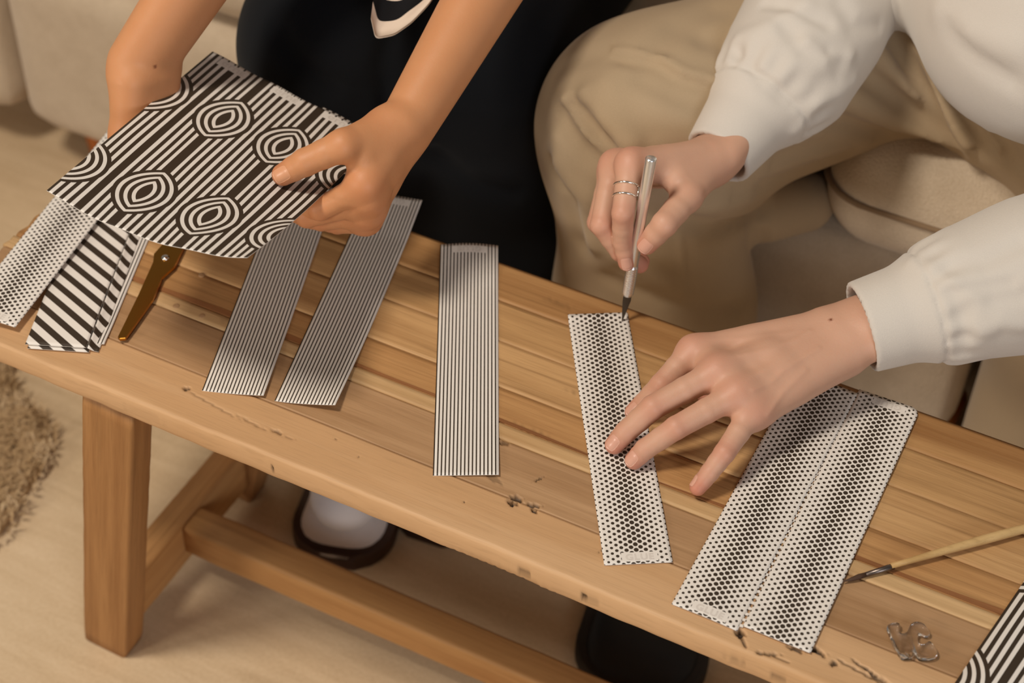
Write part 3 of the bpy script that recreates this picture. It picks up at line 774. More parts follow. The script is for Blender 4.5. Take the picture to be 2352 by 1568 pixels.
def finger(J, Rr, k=.0012):
    """J: four joints, MCP..tip; tapering links with slightly swollen joints"""
    fs = []
    for i in range(len(J) - 1):
        m = (J[i] + J[i + 1]) / 2; r0, r1 = Rr[i], Rr[i + 1]; rm = (r0 + r1) / 2 * .985
        fs += [cone(J[i], m, r0, rm), cone(m, J[i + 1], rm, r1)]
    return blend(fs, k)
RI = [.0098, .0086, .0076, .0066]; RM = [.0100, .0088, .0078, .0068]; RR_ = [.0096, .0083, .0074, .0065]; RP = [.0088, .0074, .0066, .0058]; RT = [.0125, .0110, .0100, .0080]
def hand(W, E, fingers, thumb, dors, wflat=(.027, 1.4), fr=.036, scale=1.0, elbow_r=None, carp=.85, webk=.011):
    """fingers: index, middle, ring, little joint lists; thumb: CMC, MCP, IP, tip; dors: direction the back faces"""
    W = np.array(W, float); fingers = [[np.array(j, float) for j in f] for f in fingers]; thumb = [np.array(j, float) for j in thumb]
    mc = [f[0] for f in fingers]; across = nrm(mc[0] - mc[3]); along = nrm(np.mean(mc, 0) - W); n = nrm(np.cross(across, along))
    if n @ np.array(dors) < 0: n = -n
    fa = nrm(np.array(E) - W); fn = nrm(n - fa * (n @ fa))
    base = [cone(W - fa * .002, E, wflat[0] * scale, fr * scale, flat=(fn, wflat[1]))]
    palm = []
    for i, m in enumerate(mc):
        c = W + along * .012 + across * (.0150 - .0100 * i) * scale
        r = (RI, RM, RR_, RP)[i][0] * scale
        palm.append(cone(c, m - n * .001, .0115 * scale, r * 1.03))
        palm.append(cone(c - n * .007 * scale, m - n * .006 * scale, .0110 * scale, r * .92))
    for a_, b_, c_ in zip(mc[:-1], mc[1:], (0, 1, 2)):
        palm.append(cone(a_ - n * .0015 - along * .004, b_ - n * .0015 - along * .004, .0088 * scale)); palm.append(cone(a_ * .6 + W * .4 - n * .004, b_ * .6 + W * .4 - n * .004, .0095 * scale))
    base += palm
    mid = (mc[1] + mc[2]) / 2
    base.append(cone(thumb[0], thumb[1], RT[0] * scale, RT[1] * scale)); base.append(cone(thumb[0] * .6 + W * .4, thumb[1] * .55 + (mc[0] * .6 + W * .4) * .45, .0125 * scale, .0105 * scale))
    f0 = blend(base, webk * scale)
    th = finger(thumb[1:], [r * scale for r in RT[1:]], .0015)
    fs = [finger(f, [r * scale for r in Rr]) for f, Rr in zip(fingers, (RI, RM, RR_, RP))]
    # little knuckle bumps and extensor tendons
    def field(p):
        d0 = f0(p)
        for i, m in enumerate(mc):
            q = p - (m + n * .004); d0 = d0 - .0007 * np.exp(-(q * q).sum(1) / (.0070 ** 2))
            a, b_ = W + along * .03 + across * (.006 - .004 * i) + n * .010, m + n * .0085
            d0 = d0 - .0007 * np.exp(-(poly_dist([a, b_], p) / .0028) ** 2)
        d = None
        for g in fs + [th]:
            e = smin(d0, g(p), .0055); d = e if d is None else np.minimum(d, e)
        for J in fingers + [thumb]:
            for q in (J[1], J[2]) if J is not thumb else (J[2],):
                k_ = [np.allclose(x, q) for x in J].index(True); t = nrm(J[min(k_ + 1, 3)] - J[k_ - 1]); r = p - q; s = r @ t
                d = d + .00007 * np.cos(s * 2 * np.pi / .0030) * np.exp(-(r * r).sum(1) / .0075 ** 2)
        return d
    info = dict(n=n, along=along, across=across, fingers=fingers, thumb=thumb, W=W, E=np.array(E, float))
    return field, info
def hand_mesh(field, info, h=.00115, extra=.0, ends=None, veins=None):
    Ee = info['E'] if ends is None else info['W'] + nrm(info['E'] - info['W']) * ends
    pts = np.concatenate([np.array(f) for f in info['fingers']] + [np.array(info['thumb']), [info['W']], [Ee]])
    pad = .045 if ends is None else .028; lo, hi = pts.min(0) - pad, pts.max(0) + pad
    if ends is not None:
        g0 = field; W0, d0_ = info['W'], nrm(info['E'] - info['W']); field = lambda p: np.maximum(g0(p), (p - W0) @ d0_ - ends)
    if veins: field = ridged(field, veins)
    v, f = polygonise(field, lo, hi, h)
    fl = np.zeros(len(v))
    for J in info['fingers'] + [info['thumb']]:
        for i, q in enumerate(J):
            s = (.75, .70, .45, .85)[i] if len(J) == 4 else .4
            w = (.011, .008, .007, .010)[i]; fl = np.maximum(fl, s * np.exp(-((v - q) ** 2).sum(1) / w ** 2))
    return v, f, fl, field
def nail(field, A, B, n, mat, parent, wid=.0088, ln=.0098, up=None):
    """thin plate laid on the back of the fingertip; A = last knuckle, B = tip centre, n = way the nail faces"""
    t = nrm(B - A); n = nrm(n - t * (n @ t)); s = np.cross(t, n); c = B - t * .0026
    N = 11; M = 9; P = []
    for i in range(N):
        for j in range(M):
            a = (i / (N - 1) - .5); b_ = (j / (M - 1) - .5)
            k = (1 - .28 * (2 * a) ** 4 * (1 if a < 0 else .6)); x = t * ln * a; y = s * wid * b_ * k
            P.append(c + x + y + t * (.0016 * (1 - (2 * b_) ** 2) * (1 if a > 0 else -1) * abs(2 * a)) * .5)
    P = np.array(P); o = P + n * .012; D = -n; tt = np.zeros(len(P))
    for _ in range(40): tt += np.maximum(field(o + D * tt[:, None]), 0) * .7
    Q = o + D * tt[:, None]; b_ = (np.tile(np.linspace(-1, 1, M), N)); a = np.repeat(np.linspace(-1, 1, N), M)
    lift = .00050 - .00060 * np.maximum(np.abs(a) * (a < 0), np.abs(b_)) ** 6 - .0001
    top = Q + n * lift[:, None]; bot = Q - n * .0004
    f1 = grid_faces(N, M); f2 = grid_faces(N, M, off=N * M, flip=True)
    edge = [i * M for i in range(N)] + [(N - 1) * M + j for j in range(1, M)] + [i * M + M - 1 for i in range(N - 2, -1, -1)] + [j for j in range(M - 2, 0, -1)]
    f3 = [[a_, b__, b__ + N * M, a_ + N * M] for a_, b__ in zip(edge, edge[1:] + edge[:1])]
    return obj('fingernail', np.concatenate([top, bot]), f1 + f2 + f3, mat, parent)

def hz(u, v, z): return at(u, v, TZ + z)
# ---- person at the right
p2 = empty('person', 'person in white sweatshirt and khaki trousers holding a craft knife over the bench', 'person', (-.10, .80, 0))
# flat hand (their left)
WB = hz(1945, 768, .052); CB = hz(2150, 700, .075); EB = WB + nrm(CB - WB) * .24
fB = [[hz(1592, 806, .044), hz(1520, 884, .032), hz(1478, 927, .016), hz(1456, 946, .009)],
      [hz(1645, 856, .050), hz(1500, 935, .036), hz(1437, 992, .018), hz(1411, 1021, .0082)],
      [hz(1690, 906, .048), hz(1553, 982, .036), hz(1482, 1031, .018), hz(1456, 1057, .0078)],
      [hz(1728, 946, .040), hz(1664, 1040, .030), hz(1630, 1085, .019), hz(1603, 1119, .0100)]]
tB = [hz(1840, 800, .034), hz(1740, 850, .020), hz(1670, 880, .014), hz(1625, 905, .010)]
F_B, iB = hand(WB, EB, fB, tB, (0, 0, 1), scale=1.0)
def mole(v, q, r=.0013): return np.exp(-((((v - q) ** 2).sum(1)) / r ** 2) ** 2)
vB = [(on(F_B, (1880, 800), (1800, 850), (1770, 880), (1730, 895)), .0006, .0022), (on(F_B, (1860, 760), (1780, 800), (1700, 815)), .0004, .0022), (on(F_B, (1850, 850), (1800, 900), (1765, 950)), .0006, .0024)]
bv, bf, bfl, F_Bv = hand_mesh(F_B, iB, veins=vB, ends=.075)
mq = march(F_B, 1908, 734); bm_ = mole(bv, mq)
# knife hand (their right)
K0 = hz(1431, 738, .0012); K1 = V(-.3270, .2640, .5294)
kd = nrm(K1 - K0)
def kn(t): return K0 + (K1 - K0) * t
WK = V(-.3055, .3530, .4790); CK = atd(1815, 130, 1.375); EK = WK + nrm(CK - WK) * .24
dK = (kn(.35) - CAM) @ F
fK = [[V(-.349, .281, .505), atd(1431, 490, 1.247), atd(1430, 556, 1.266), atd(1439, 603, dK - .003)],
      [V(-.3660, .2930, .4880), V(-.3560, .2520, .4640), V(-.341, .256, .441), V(-.3270, .2640, .4275)],
      [V(-.3740, .3110, .4700), V(-.3680, .2740, .4450), V(-.350, .275, .4270), V(-.3300, .2750, .4210)],
      [V(-.3700, .3270, .4560), V(-.3640, .2990, .4330), V(-.348, .299, .4190), V(-.3360, .2980, .4150)]]
tK = [V(-.3050, .3340, .4780), V(-.3050, .2900, .4830), V(-.3090, .2570, .4800), atd(1486, 561, 1.262)]
F_K, iK = hand(WK, EK, fK, tK, (-.3, -.4, 1), scale=.96)
kv, kf, kfl, _ = hand_mesh(F_K, iK, ends=.075)
SH = [V(.10, .78, .93), V(-.20, .82, .93)]
arms = ridged(blend([cone(WB + nrm(EB - WB) * .07, EB, .021, .036), cone(WK + nrm(EK - WK) * .07, EK, .021, .036), cone(EB, SH[0], .036, .05), cone(EK, SH[1], .036, .05), cone(SH[0], SH[1], .06, .06), cone(V(-.05, .86, .50), V(-.05, .80, .92), .12, .11, flat=(V(0, 1, 0), 1.3)), cone(V(-.05, .80, .92), V(-.05, .77, 1.06), .06, .055)], .05), [])
av, af = polygonise(arms, (-.55, .2, .3), (.5, 1.1, 1.25), .011, 1)
v, f = merge([(bv, bf), (kv, kf), (av, af)])
body2 = obj('body', v, f, skin2, p2, attrs={'flush': np.concatenate([bfl, kfl, np.zeros(len(av))]), 'mole': np.concatenate([bm_, np.zeros(len(kv) + len(av))])})
nB = iB['n']
toward = lambda q: nrm(CAM - q)
for J, w in ((fB[1], .0098), (fB[2], .0096), (fB[0], .0084)):
    nail(F_B, J[2], J[3], nrm(toward(J[3]) * .8 + V(-.12, .05, .5)), nail2, body2, w, .0104)
nail(F_B, fB[3][2], fB[3][3], nrm(V(-.7, .0, .7)), nail2, body2, .0072, .0078)
nail(F_K, fK[0][2], fK[0][3], nrm(toward(fK[0][3]) + V(-.12, 0, .25)), nail2, body2, .0088, .0102)
nail(F_K, tK[2], tK[3], nrm(toward(tK[3]) + V(.1, -.2, .25)), nail2, body2, .0110, .0115)
# double ring
rp = fK[0][0] * .42 + fK[0][1] * .58; rt = nrm(fK[0][1] - fK[0][0]); silver = new_mat('silver', .16, (.86, .83, .78), metal=1.0)[0]
def ring_pts(c, t, n=40, f=F_K, off=.0003):
    a = nrm(np.cross(t, V(0, 0, 1))); b_ = np.cross(t, a); P = []
    for k in range(n):
        d = math.cos(k * 2 * math.pi / n) * a + math.sin(k * 2 * math.pi / n) * b_; lo, hi = .003, .016
        for _ in range(16):
            m = (lo + hi) / 2
            if f((c + d * m)[None])[0] < 0: lo = m
            else: hi = m
        P.append(c + d * (min(lo, .0115) + off))
    return P
def closed_tube(P, r, n=8):
    P = np.array(P); N = len(P); T = np.roll(P, -1, 0) - np.roll(P, 1, 0); T /= np.linalg.norm(T, axis=1)[:, None]; c = P.mean(0); rings = []
    for i in range(N):
        a = nrm(P[i] - c); a = nrm(a - T[i] * (a @ T[i])); b_ = np.cross(T[i], a); th = np.arange(n) * 2 * np.pi / n
        rings.append(P[i] + r * (np.cos(th)[:, None] * a + np.sin(th)[:, None] * b_))
    v = np.concatenate(rings); f = [[i * n + j, i * n + (j + 1) % n, ((i + 1) % N) * n + (j + 1) % n, ((i + 1) % N) * n + j] for i in range(N) for j in range(n)]
    return v, f
P1, P2 = ring_pts(rp - rt * .0042, rt), ring_pts(rp + rt * .0042, rt)
ki = max(range(40), key=lambda i: (P1[i] - rp) @ nrm(R * 1.0 + -F * .35))
bar1 = tube([P1[ki], (P1[ki] + P2[ki]) / 2 + nrm(P1[ki] - rp) * .0004, P2[ki]], .0008, 8)
v, f = merge([closed_tube(P1, .00085), closed_tube(P2, .00085), bar1])
tag(obj('ring', v, f, silver, p2), 'open silver ring of two joined bands')

# craft knife: a thing of its own
kk = empty('craft_knife', 'slim silver craft knife with knurled grip held point down on the dotted strip', 'knife', tuple(K0))
alu, nt, b = new_mat('brushed_aluminium', .28, (.90, .89, .87), metal=.9)
def kp(x): return K0 + kd * x
v, f = tube([kp(.052), kp(.0525), kp(.053), kp(.1435), kp(.1445), kp(.1450)], [.0032, .0040, .0042, .0042, .0040, .0031], 24); obj('handle', v, f, alu, kk)
# knurled collar: diamond relief
n_, mlen = 40, 46; rings = []
a_ = nrm(np.cross(kd, V(0, 0, 1)) if abs(kd[2]) < .9 else np.cross(kd, V(0, 1, 0))); b_ = np.cross(kd, a_); th = np.arange(n_) * 2 * np.pi / n_
for i in range(mlen):
    x = .0245 + (.052 - .0245) * i / (mlen - 1); r = .0043 + .00026 * (np.sin(10 * th + i * .9) * np.sin(10 * th - i * .9)); r = r * (1 if 1 < i < mlen - 2 else .93)
    if i < 4: r = r * (.80 + .05 * i)
    rings.append(kp(x) + r[:, None] * (np.cos(th)[:, None] * a_ + np.sin(th)[:, None] * b_))
v, f = loft(rings); obj('grip', v, f, alu, kk)
blm = new_mat('blade_steel', .30, srgb(92, 84, 76), metal=1.0)[0]
side = nrm(R - kd * (R @ kd)); dp = np.cross(side, kd)
prof = [(.0262, -.0030), (.0262, .0030), (.0200, .0032), (.0005, -.0004), (-.0002, -.0010), (.0190, -.0030)]
o_ = np.array([kp(x) + side * y for x, y in prof]); v = np.concatenate([o_ + dp * .0003, o_ - dp * .0003]); n6 = len(prof)
f = [list(range(n6)), list(range(2 * n6 - 1, n6 - 1, -1))] + [[(i + 1) % n6, i, i + n6, (i + 1) % n6 + n6] for i in range(n6)]
obj('blade', v, f, blm, kk, smooth=False)

# ---- clothes of the person at the right
sweat = cloth('white_sweatshirt', srgb(214, 207, 197), srgb(202, 194, 183), 1100, .95, .0003, big=12, sheen=.3)
khaki = cloth('khaki_twill', srgb(186, 164, 134), srgb(160, 138, 108), 1300, .9, .0003, big=10, sheen=.15)
def plane(p0, n): 
    p0 = np.array(p0, float); n = nrm(n); return lambda p: (p - p0) @ n
def sleeve(open_, r0, seam, r1, rest, inner_dir, flat=None, bands=()):
    d = nrm(seam - open_); cuff = cone(open_, seam, r0, r1 * .93, flat)
    body = []; prev, pr_ = seam + d * .012, r1 * 1.06
    for q, r in rest: body.append(cone(prev, q, pr_, r)); prev, pr_ = q, r
    bf = blend(body, .02)
    def f(p):
        x = (p - seam) @ d; c = cuff(p)
        e = smin(c, bf(p), .006)
        e = e + .0018 * np.exp(-(x / .0016) ** 2)                         # stitched seam
        fold = .0011 * np.sin(np.arctan2((p - seam) @ nrm(np.cross(d, V(0, 0, 1))), (p - seam) @ nrm(np.cross(d, np.cross(d, V(0, 0, 1))))) * 17) * np.exp(-((x - .010) / .010) ** 2) * (x > -.001)
        e = e - fold
        inn = np.maximum(cone(open_ - d * .03, open_ + d * .05, r0 - .0044, r0 - .0044, flat)(p), -((p - open_) @ -d) * 0 - 1)
        e = smax(e, -((p - open_) @ d) + .0006, .0022)
        return smax(e, -inn, .0018)
    return f
oK, sK = atd(1648, 362, 1.315), atd(1738, 243, 1.335)
dKs = nrm(sK - oK)
slK = sleeve(oK, .0275, sK, .0395, [(atd(1805, 165, 1.345), .0500), (atd(1868, 60, 1.36), .0530), (atd(1930, -60, 1.39), .058), (SH[1], .085)], None)
rK = [(on(slK, (1690, 115), (1760, 195), (1820, 235)), -.0030, .0060), (on(slK, (1800, 60), (1850, 110), (1930, 135)), -.0040, .0075), (on(slK, (1850, 95), (1900, 130), (1950, 128)), .0035, .006), (on(slK, (1930, 10), (1960, 60), (2020, 60)), -.0026, .0075),
      (on(slK, (1700, 90), (1780, 60), (1850, 10)), .003, .008), (on(slK, (1830, 300), (1880, 240), (1960, 190)), .0020, .006), (on(slK, (1800, 215), (1860, 190), (1920, 180)), -.0026, .0075), (on(slK, (1760, 10), (1830, 25), (1900, 55)), -.003, .005)]
v, f = polygonise(ridged(slK, rK), oK - .085, np.maximum(oK, atd(1930, -60, 1.39)) + .12, .0026)
oB, sB = hz(1977, 752, .056), hz(2126, 706, .068)
slB = sleeve(oB, .0335, sB, .0400, [(hz(2230, 670, .078), .0445), (hz(2370, 630, .088), .0520), (hz(2520, 590, .095), .056), (EB + V(.02, .0, .03), .062), (SH[0], .085)], None)
rB = [(on(slB, (2095, 600), (2180, 650), (2250, 690)), .0022, .006), (on(slB, (2200, 700), (2270, 690), (2350, 680)), -.0030, .006), (on(slB, (2210, 720), (2215, 760), (2210, 800)), -.0035, .006), (on(slB, (2180, 610), (2260, 600), (2345, 560)), -.0025, .007),
      (on(slB, (2260, 760), (2300, 740), (2350, 745)), .003, .007), (on(slB, (2150, 640), (2200, 670), (2320, 650)), -.0025, .005)]
v2, f2 = polygonise(ridged(slB, rB), oB + V(-.05, -.12, -.06), np.maximum(EB, hz(2520, 590, .095)) + .10, .0026)
# torso
TC = atd(2485, -25, 1.30)
torso_f = blend([cone(TC, V(-.045, .78, .90), .128, .165), cone(SH[0], SH[1], .075, .075), cone(EB + V(.02, 0, .03), SH[0], .062, .085), cone(atd(1930, -60, 1.39), SH[1], .058, .085)], .05)
def tor(p): return np.maximum(torso_f(p), .50 - p[:, 2])
tor2 = ridged(tor, [(on(tor, (2180, 60), (2240, 130), (2330, 190)), -.004, .009), (on(tor, (2160, 30), (2230, 80), (2330, 110)), .004, .012)])
v3, f3 = polygonise(tor2, (-.5, .30, .44), (.5, 1.15, 1.15), .0065)
v, f = merge([(v, f), (v2, f2), (v3, f3)])
obj('sweatshirt', v, f, sweat, p2)
# trousers
kn2 = at(1490, 295, .43); hp2 = V(-.145, .74, .485); ft2 = V(-.345, .415, .06); sh2 = V(-.372, .440, .22)
kn3 = at(2640, 345, .45); hp3 = at(2330, 170, .47); ft3 = kn3 * [1, 1, 0] + V(-.004, 0, .06); sh3 = kn3 * [1, 1, 0] + V(-.004, .0, .27)
tro = blend([cone(kn2, hp2, .083, .095), cone(kn2, sh2, .083, .083), cone(sh2, ft2, .083, .078), cone(hp3, kn3, .080, .078), cone(kn3, sh3, .076, .072), cone(sh3, ft3, .072, .072), cone(hp2, hp3 + V(0, .1, 0), .09, .09)], .045)
bunch = cone(atd(1722, 478, 1.50), atd(1845, 462, 1.53), .034, .028)
def tf_(p): return np.maximum(smin(tro(p), bunch(p), .008), .055 - p[:, 2])
RDG = [((1289, 260), (1326, 325), (1385, 392), -.013, .007), ((1300, 235), (1338, 290), (1385, 345), .008, .007), ((1317, 242), (1356, 288), (1396, 330), (1425, 378), -.014, .006), ((1345, 223), (1391, 279), (1447, 325), .010, .008), ((1414, 116), (1512, 130), (1568, 165), (1655, 190), .0060, .0045), ((1420, 130), (1505, 146), (1560, 182), (1650, 208), -.0060, .0055), ((1480, 180), (1560, 220), (1640, 250), -.005, .009), ((1500, 120), (1560, 60), (1640, 20), -.004, .012), ((1300, 150), (1420, 120), (1560, 180), -.003, .010),
       ((1262, 380), (1310, 450), (1330, 560), -.008, .009), ((1290, 380), (1345, 450), (1365, 560), .006, .010), ((1560, 500), (1640, 525), (1745, 480), -.008, .009), ((1550, 470), (1640, 470), (1720, 445), .006, .010), ((1562, 540), (1568, 620), (1572, 700), .0015, .002),
       ((1690, 445), (1800, 410), (1950, 355), -.006, .008), ((1790, 370), (1900, 330), (2150, 350), -.008, .008), ((1880, 265), (2030, 310), (2190, 350), -.016, .008), ((1950, 225), (2060, 285), (2190, 345), .010, .009), ((1960, 150), (2080, 240), (2200, 340), -.016, .008), ((2010, 120), (2090, 210), (2205, 330), .010, .008),
       ((2050, 60), (2110, 180), (2210, 340), -.018, .009), ((2080, 50), (2140, 180), (2225, 330), .014, .009), ((2110, 40), (2170, 170), (2260, 340), -.022, .009), ((2150, 90), (2215, 210), (2290, 340), .014, .008), ((2180, 130), (2250, 260), (2330, 375), -.016, .008),
       ((1390, 200), (1440, 330), (1440, 450), .005, .012), ((1350, 250), (1400, 380), (1390, 520), -.006, .010), ((1280, 320), (1320, 420), (1400, 500), .004, .010), ((1620, 90), (1750, 120), (1900, 200), -.004, .010), ((1700, 330), (1800, 300), (1900, 250), .006, .010), ((1400, 640), (1500, 680), (1700, 700), -.003, .008), ((1300, 600), (1420, 590), (1540, 650), .003, .010),
       ((1560, 60), (1680, 100), (1640, 300), -.002, .012), ((1750, 540), (1752, 620), (1756, 720), -.008, .006)]
rd = [(on(tf_, *[q for q in r[:-2]]), r[-2], r[-1]) for r in RDG]
v, f = polygonise(ridged(tf_, rd), (-.60, .18, .03), (.36, 1.02, .68), .0045)
obj('trousers', v, f, khaki, p2)
# bunched back-of-knee fabric
# ---- shoes
blk = new_mat('black_leather', .5, srgb(22, 22, 22), .4)[0]; blksole = new_mat('black_rubber', .7, srgb(46, 40, 34), .3)[0]
def shoe(heel, toe, w, hgt, mat, solem, parent, name='shoe', lab=None):
    heel, toe = np.array(heel, float), np.array(toe, float); d = nrm(toe - heel); L = np.linalg.norm(toe - heel); s = V(-d[1], d[0], 0)
    def ringz(t):
        wid = w * (.36 + .17 * math.sin(min(1, t * 1.25) * math.pi * .5) - .02 * math.cos(t * 9)); 
        if t > .82: wid *= math.sqrt(max(.02, 1 - ((t - .82) / .19) ** 2))
        if t < .1: wid *= math.sqrt(max(.05, 1 - ((.1 - t) / .11) ** 2))
        h = hgt * (1.0 - .45 * min(1, max(0, (t - .25) / .5))) * (1 if t < .8 else math.sqrt(max(.05, 1 - ((t - .8) / .22) ** 2)))
        return wid, h
    rings = []; sole = []
    for t in np.linspace(0, 1, 30):
        wid, h = ringz(t); a = np.linspace(0, 2 * np.pi, 29)[:-1]
        x = np.cos(a) * wid; z = .018 + (h - .018) * np.where(np.sin(a) > 0, np.abs(np.sin(a)) ** .8, -.10 * np.abs(np.sin(a)))
        rings.append(heel + d * (t * L) + x[:, None] * s + np.c_[0 * z, 0 * z, z])
        ws = wid * 1.10 + .004; sole.append(np.array([heel + d * (t * L) + s * (q * ws) + V(0, 0, zz_) for q, zz_ in ((-.94, 0), (.94, 0), (1, .004), (1, .018), (.95, .022), (-.95, .022), (-1, .018), (-1, .004))]))
    v, f = loft(rings); o = obj(name, v, [q[::-1] for q in f], mat, parent)
    v, f = loft(sole); obj('sole', v, [q[::-1] for q in f], solem, o)
    if lab: o['label'] = lab
    return o
shoe((-.325, .45, 0), (-.263, .182, 0), .098, .070, blk, blksole, p2, lab='black leather shoe')
shoe((kn3[0] - .01, kn3[1] + .05, 0), (kn3[0] + .01, kn3[1] - .21, 0), .098, .075, blk, blksole, p2, lab='black leather shoe')

# ---- person at the left
p1 = empty('person', 'person in black trousers with bare forearms holding the patterned sheet above the bench', 'person', (-.60, .85, 0))
WP = at(935, 288, .525); CP = at(1062, 70, .560); EP = WP + nrm(CP - WP) * .25
fP = [[at(842, 425, .510), at(735, 480, .488), at(700, 474, .4790), at(676, 458, .482)],
      [at(848, 458, .496), at(706, 496, .474), at(682, 487, .4650), at(668, 464, .470)],
      [at(846, 488, .480), at(738, 505, .460), at(702, 500, .454), at(680, 480, .459)],
      [at(842, 508, .466), at(775, 515, .449), at(745, 510, .445), at(722, 498, .450)]]
tP = [at(868, 300, .532), at(788, 334, .5390), at(700, 373, .5280), at(650, 401, .5170)]
F_P, iP = hand(WP, EP, fP, tP, (.8, 0, .6), wflat=(.023, 1.12), fr=.037, carp=.8)
pv, pf, pfl, _ = hand_mesh(F_P, iP)
WQ = at(327, 138, .535); CQ = at(405, 20, .570); EQ = WQ + nrm(CQ - WQ) * .25
fQ = [[at(365, 290, .480), at(420, 345, .482), at(450, 375, .484), at(475, 395, .486)],
      [at(338, 308, .480), at(385, 375, .484), at(412, 405, .487), at(435, 430, .490)],
      [at(310, 318, .482), at(350, 385, .488), at(372, 415, .492), at(392, 436, .496)],
      [at(284, 318, .486), at(310, 370, .494), at(325, 392, .500), at(338, 410, .504)]]
tQ = [at(354, 192, .512), at(372, 234, .490), at(420, 264, .482), at(455, 282, .480)]
F_Q, iQ = hand(WQ, EQ, fQ, tQ, (0, -.3, -1), wflat=(.026, 1.25), fr=.036, carp=.8)
qv, qf, qfl, _ = hand_mesh(F_Q, iQ, h=.0014)
qm = mole(qv, march(F_Q, 356, 153), .0014)
SP = [V(-.48, .80, .92), V(-.80, .80, .92)]
arms = blend([cone(EP - nrm(EP - WP) * .03, EP, .0345, .036), cone(EQ - nrm(EQ - WQ) * .03, EQ, .0335, .035), cone(EP, SP[0], .037, .05), cone(EQ, SP[1], .036, .05), cone(SP[0], SP[1], .06, .06), cone(V(-.64, .88, .50), V(-.64, .82, .92), .12, .11, flat=(V(0, 1, 0), 1.3)), cone(V(-.64, .80, .92), V(-.64, .77, 1.06), .06, .055)], .05)
av, af = polygonise(arms, (-1.1, .2, .3), (-.2, 1.15, 1.25), .011, 1)
v, f = merge([(pv, pf), (qv, qf), (av, af)])
body1 = obj('body', v, f, skin1, p1, attrs={'flush': np.concatenate([pfl, qfl, np.zeros(len(av))]), 'mole': np.concatenate([np.zeros(len(pv)), qm, np.zeros(len(av))])})
nail(F_P, tP[2], tP[3], nrm(toward(tP[3]) + V(-.15, -.35, .1)), nail1, body1, .0120, .0125)
# trousers
black = cloth('black_twill', srgb(15, 17, 21), srgb(10, 12, 15), 1200, .95, .0003, sheen=.05)
ka, ha = at(805, 110, .450), V(-.735, .78, .48); kb, hb = at(1095, 120, .440), V(-.57, .80, .48)
tro1 = blend([cone(ka, ha, .088, .11), cone(ka, V(-.640, .450, .22), .088, .08), cone(V(-.640, .450, .22), V(-.625, .38, .06), .08, .075), cone(kb, hb, .080, .10), cone(kb, V(-.545, .450, .22), .080, .075), cone(V(-.545, .450, .22), V(-.535, .41, .06), .075, .07), cone(ha, hb, .11, .11)], .03)
def t1(p): return np.maximum(tro1(p), .055 - p[:, 2])
rd = [(on(t1, (895, 60), (880, 160), (890, 300)), -.006, .008), (on(t1, (640, 60), (680, 130), (760, 200)), -.004, .010), (on(t1, (1000, 350), (1080, 420), (1180, 440)), -.004, .010)]
v, f = polygonise(ridged(t1, rd), (-.92, .18, .03), (-.36, 1.05, .66), .0055)
obj('trousers', v, f, black, p1)
# shirt: body of it out of frame, the banded hem dropping between the arms
shm, nt, b = new_mat('shirt_jersey', .9, spec=.15); X.nt = nt
a = X(nd(nt, 'ShaderNodeAttribute', attribute_name='along').outputs['Fac'])
nt.links.new(mixc(nt, inside(a, .0125, .0300), srgb(226, 208, 190), srgb(24, 24, 26)), b.inputs['Base Color'])
def shirtf(p): return np.maximum(blend([cone(V(-.64, .86, .58), V(-.64, .83, .92), .16, .165, flat=(V(0, 1, 0), 1.25)), cone(SP[0], SP[1], .075, .075)], .05)(p), .56 - p[:, 2])
sv, sf_ = polygonise(shirtf, (-1.0, .5, .5), (-.3, 1.1, 1.1), .010, 1)
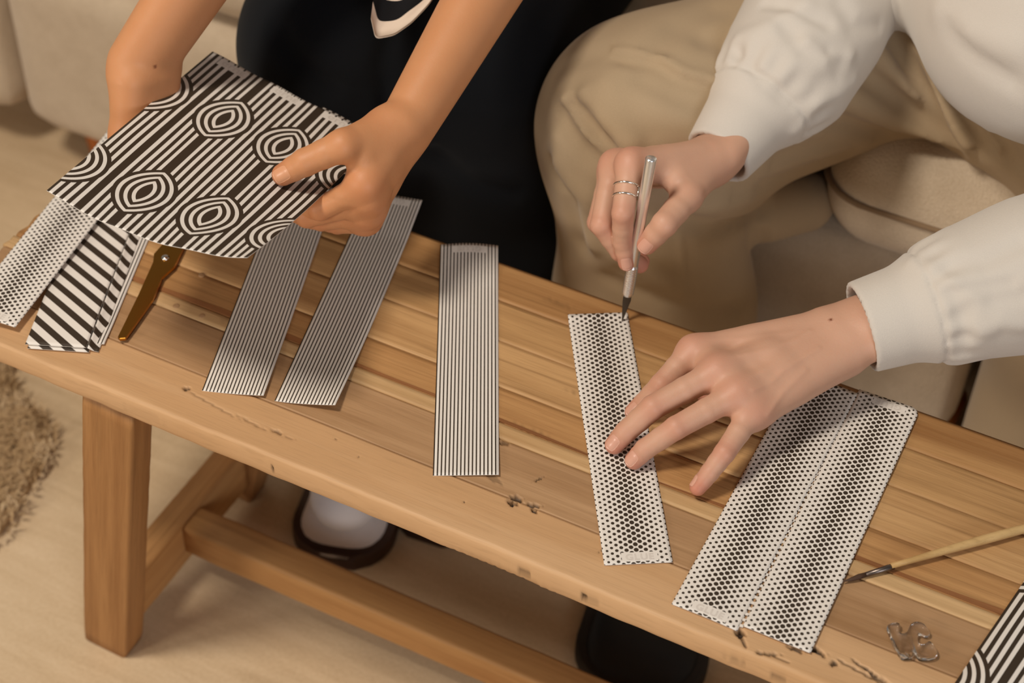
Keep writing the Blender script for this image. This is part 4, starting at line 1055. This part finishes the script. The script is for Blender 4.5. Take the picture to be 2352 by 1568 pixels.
# hem flap
lw = [(852, 40, .545), (862, 86, .530), (905, 78, .532), (945, 50, .538), (985, 8, .548), (1010, -30, .555)]
lower = np.array([at(*q) for q in lw]); upd = nrm(V(-.04, .32, .22))
tt = np.linspace(0, 1, 40); seg = tt * (len(lower) - 1); ii = np.minimum(seg.astype(int), len(lower) - 2); fr_ = (seg - ii)[:, None]; low = lower[ii] * (1 - fr_) + lower[ii + 1] * fr_
for _ in range(3): low[1:-1] = (low[:-2] + low[1:-1] * 2 + low[2:]) / 4
rows = np.linspace(0, .34, 46); P = []; al = []
for i, c in enumerate(low):
    for r in rows: P.append(c + (c - low[22]) * [1, 0, 0] * r * 9 + upd * r + V(0, 0, .004 * math.sin(i * .35) * min(1, r * 20)) + V(.0, 0, .03 * (r / .3) ** 2)); al.append(r)
P = np.array(P); Q = P - V(0, 0, .0016); f1 = grid_faces(40, 46, flip=False); f2 = grid_faces(40, 46, off=len(P), flip=True)
n1_ = len(P); edge = [i * 46 for i in range(40)]; f3 = [[a_, b__, b__ + n1_, a_ + n1_] for a_, b__ in zip(edge, edge[1:])]
hv, hf = np.concatenate([P, Q]), f1 + f2 + f3
v, f = merge([(sv, sf_), (hv, hf)])
obj('shirt', v, f, shm, p1, attrs={'along': np.concatenate([np.full(len(sv), 1.), al, al])})
# sandals with pale socks
sock = cloth('pale_sock', srgb(232, 224, 220), srgb(216, 208, 204), 900)
brn = new_mat('dark_brown_leather', .5, srgb(58, 34, 22), .4)[0]
for hx, hy, tx, ty in ((-.640, .42, -.572, .190), (-.535, .50, -.512, .256)):
    fo = shoe((hx, hy, 0), (tx, ty, 0), .080, .062, sock, brn, p1, lab='pale sock worn in a dark slipper'); 
    fo.name = 'slipper'; d = nrm(V(tx - hx, ty - hy, 0)); h0 = V(hx, hy, .045) + d * .02; t0 = V(tx, ty, .038) - d * .048
    fs_ = blend([cone(h0, t0 + V(0, 0, .008), .030, .030), cone(h0 + V(0, 0, .02), h0 + V(.01, 0, .10), .032, .034), cone(t0 - d * .07 + V(0, 0, .022), t0 + V(0, 0, .012), .034, .026)], .02)
    v, f = polygonise(fs_, h0 - V(.08, .35, .06), h0 + V(.12, .08, .2), .006); obj('sock', v, f, sock, p1)
bpy.context.view_layer.update()
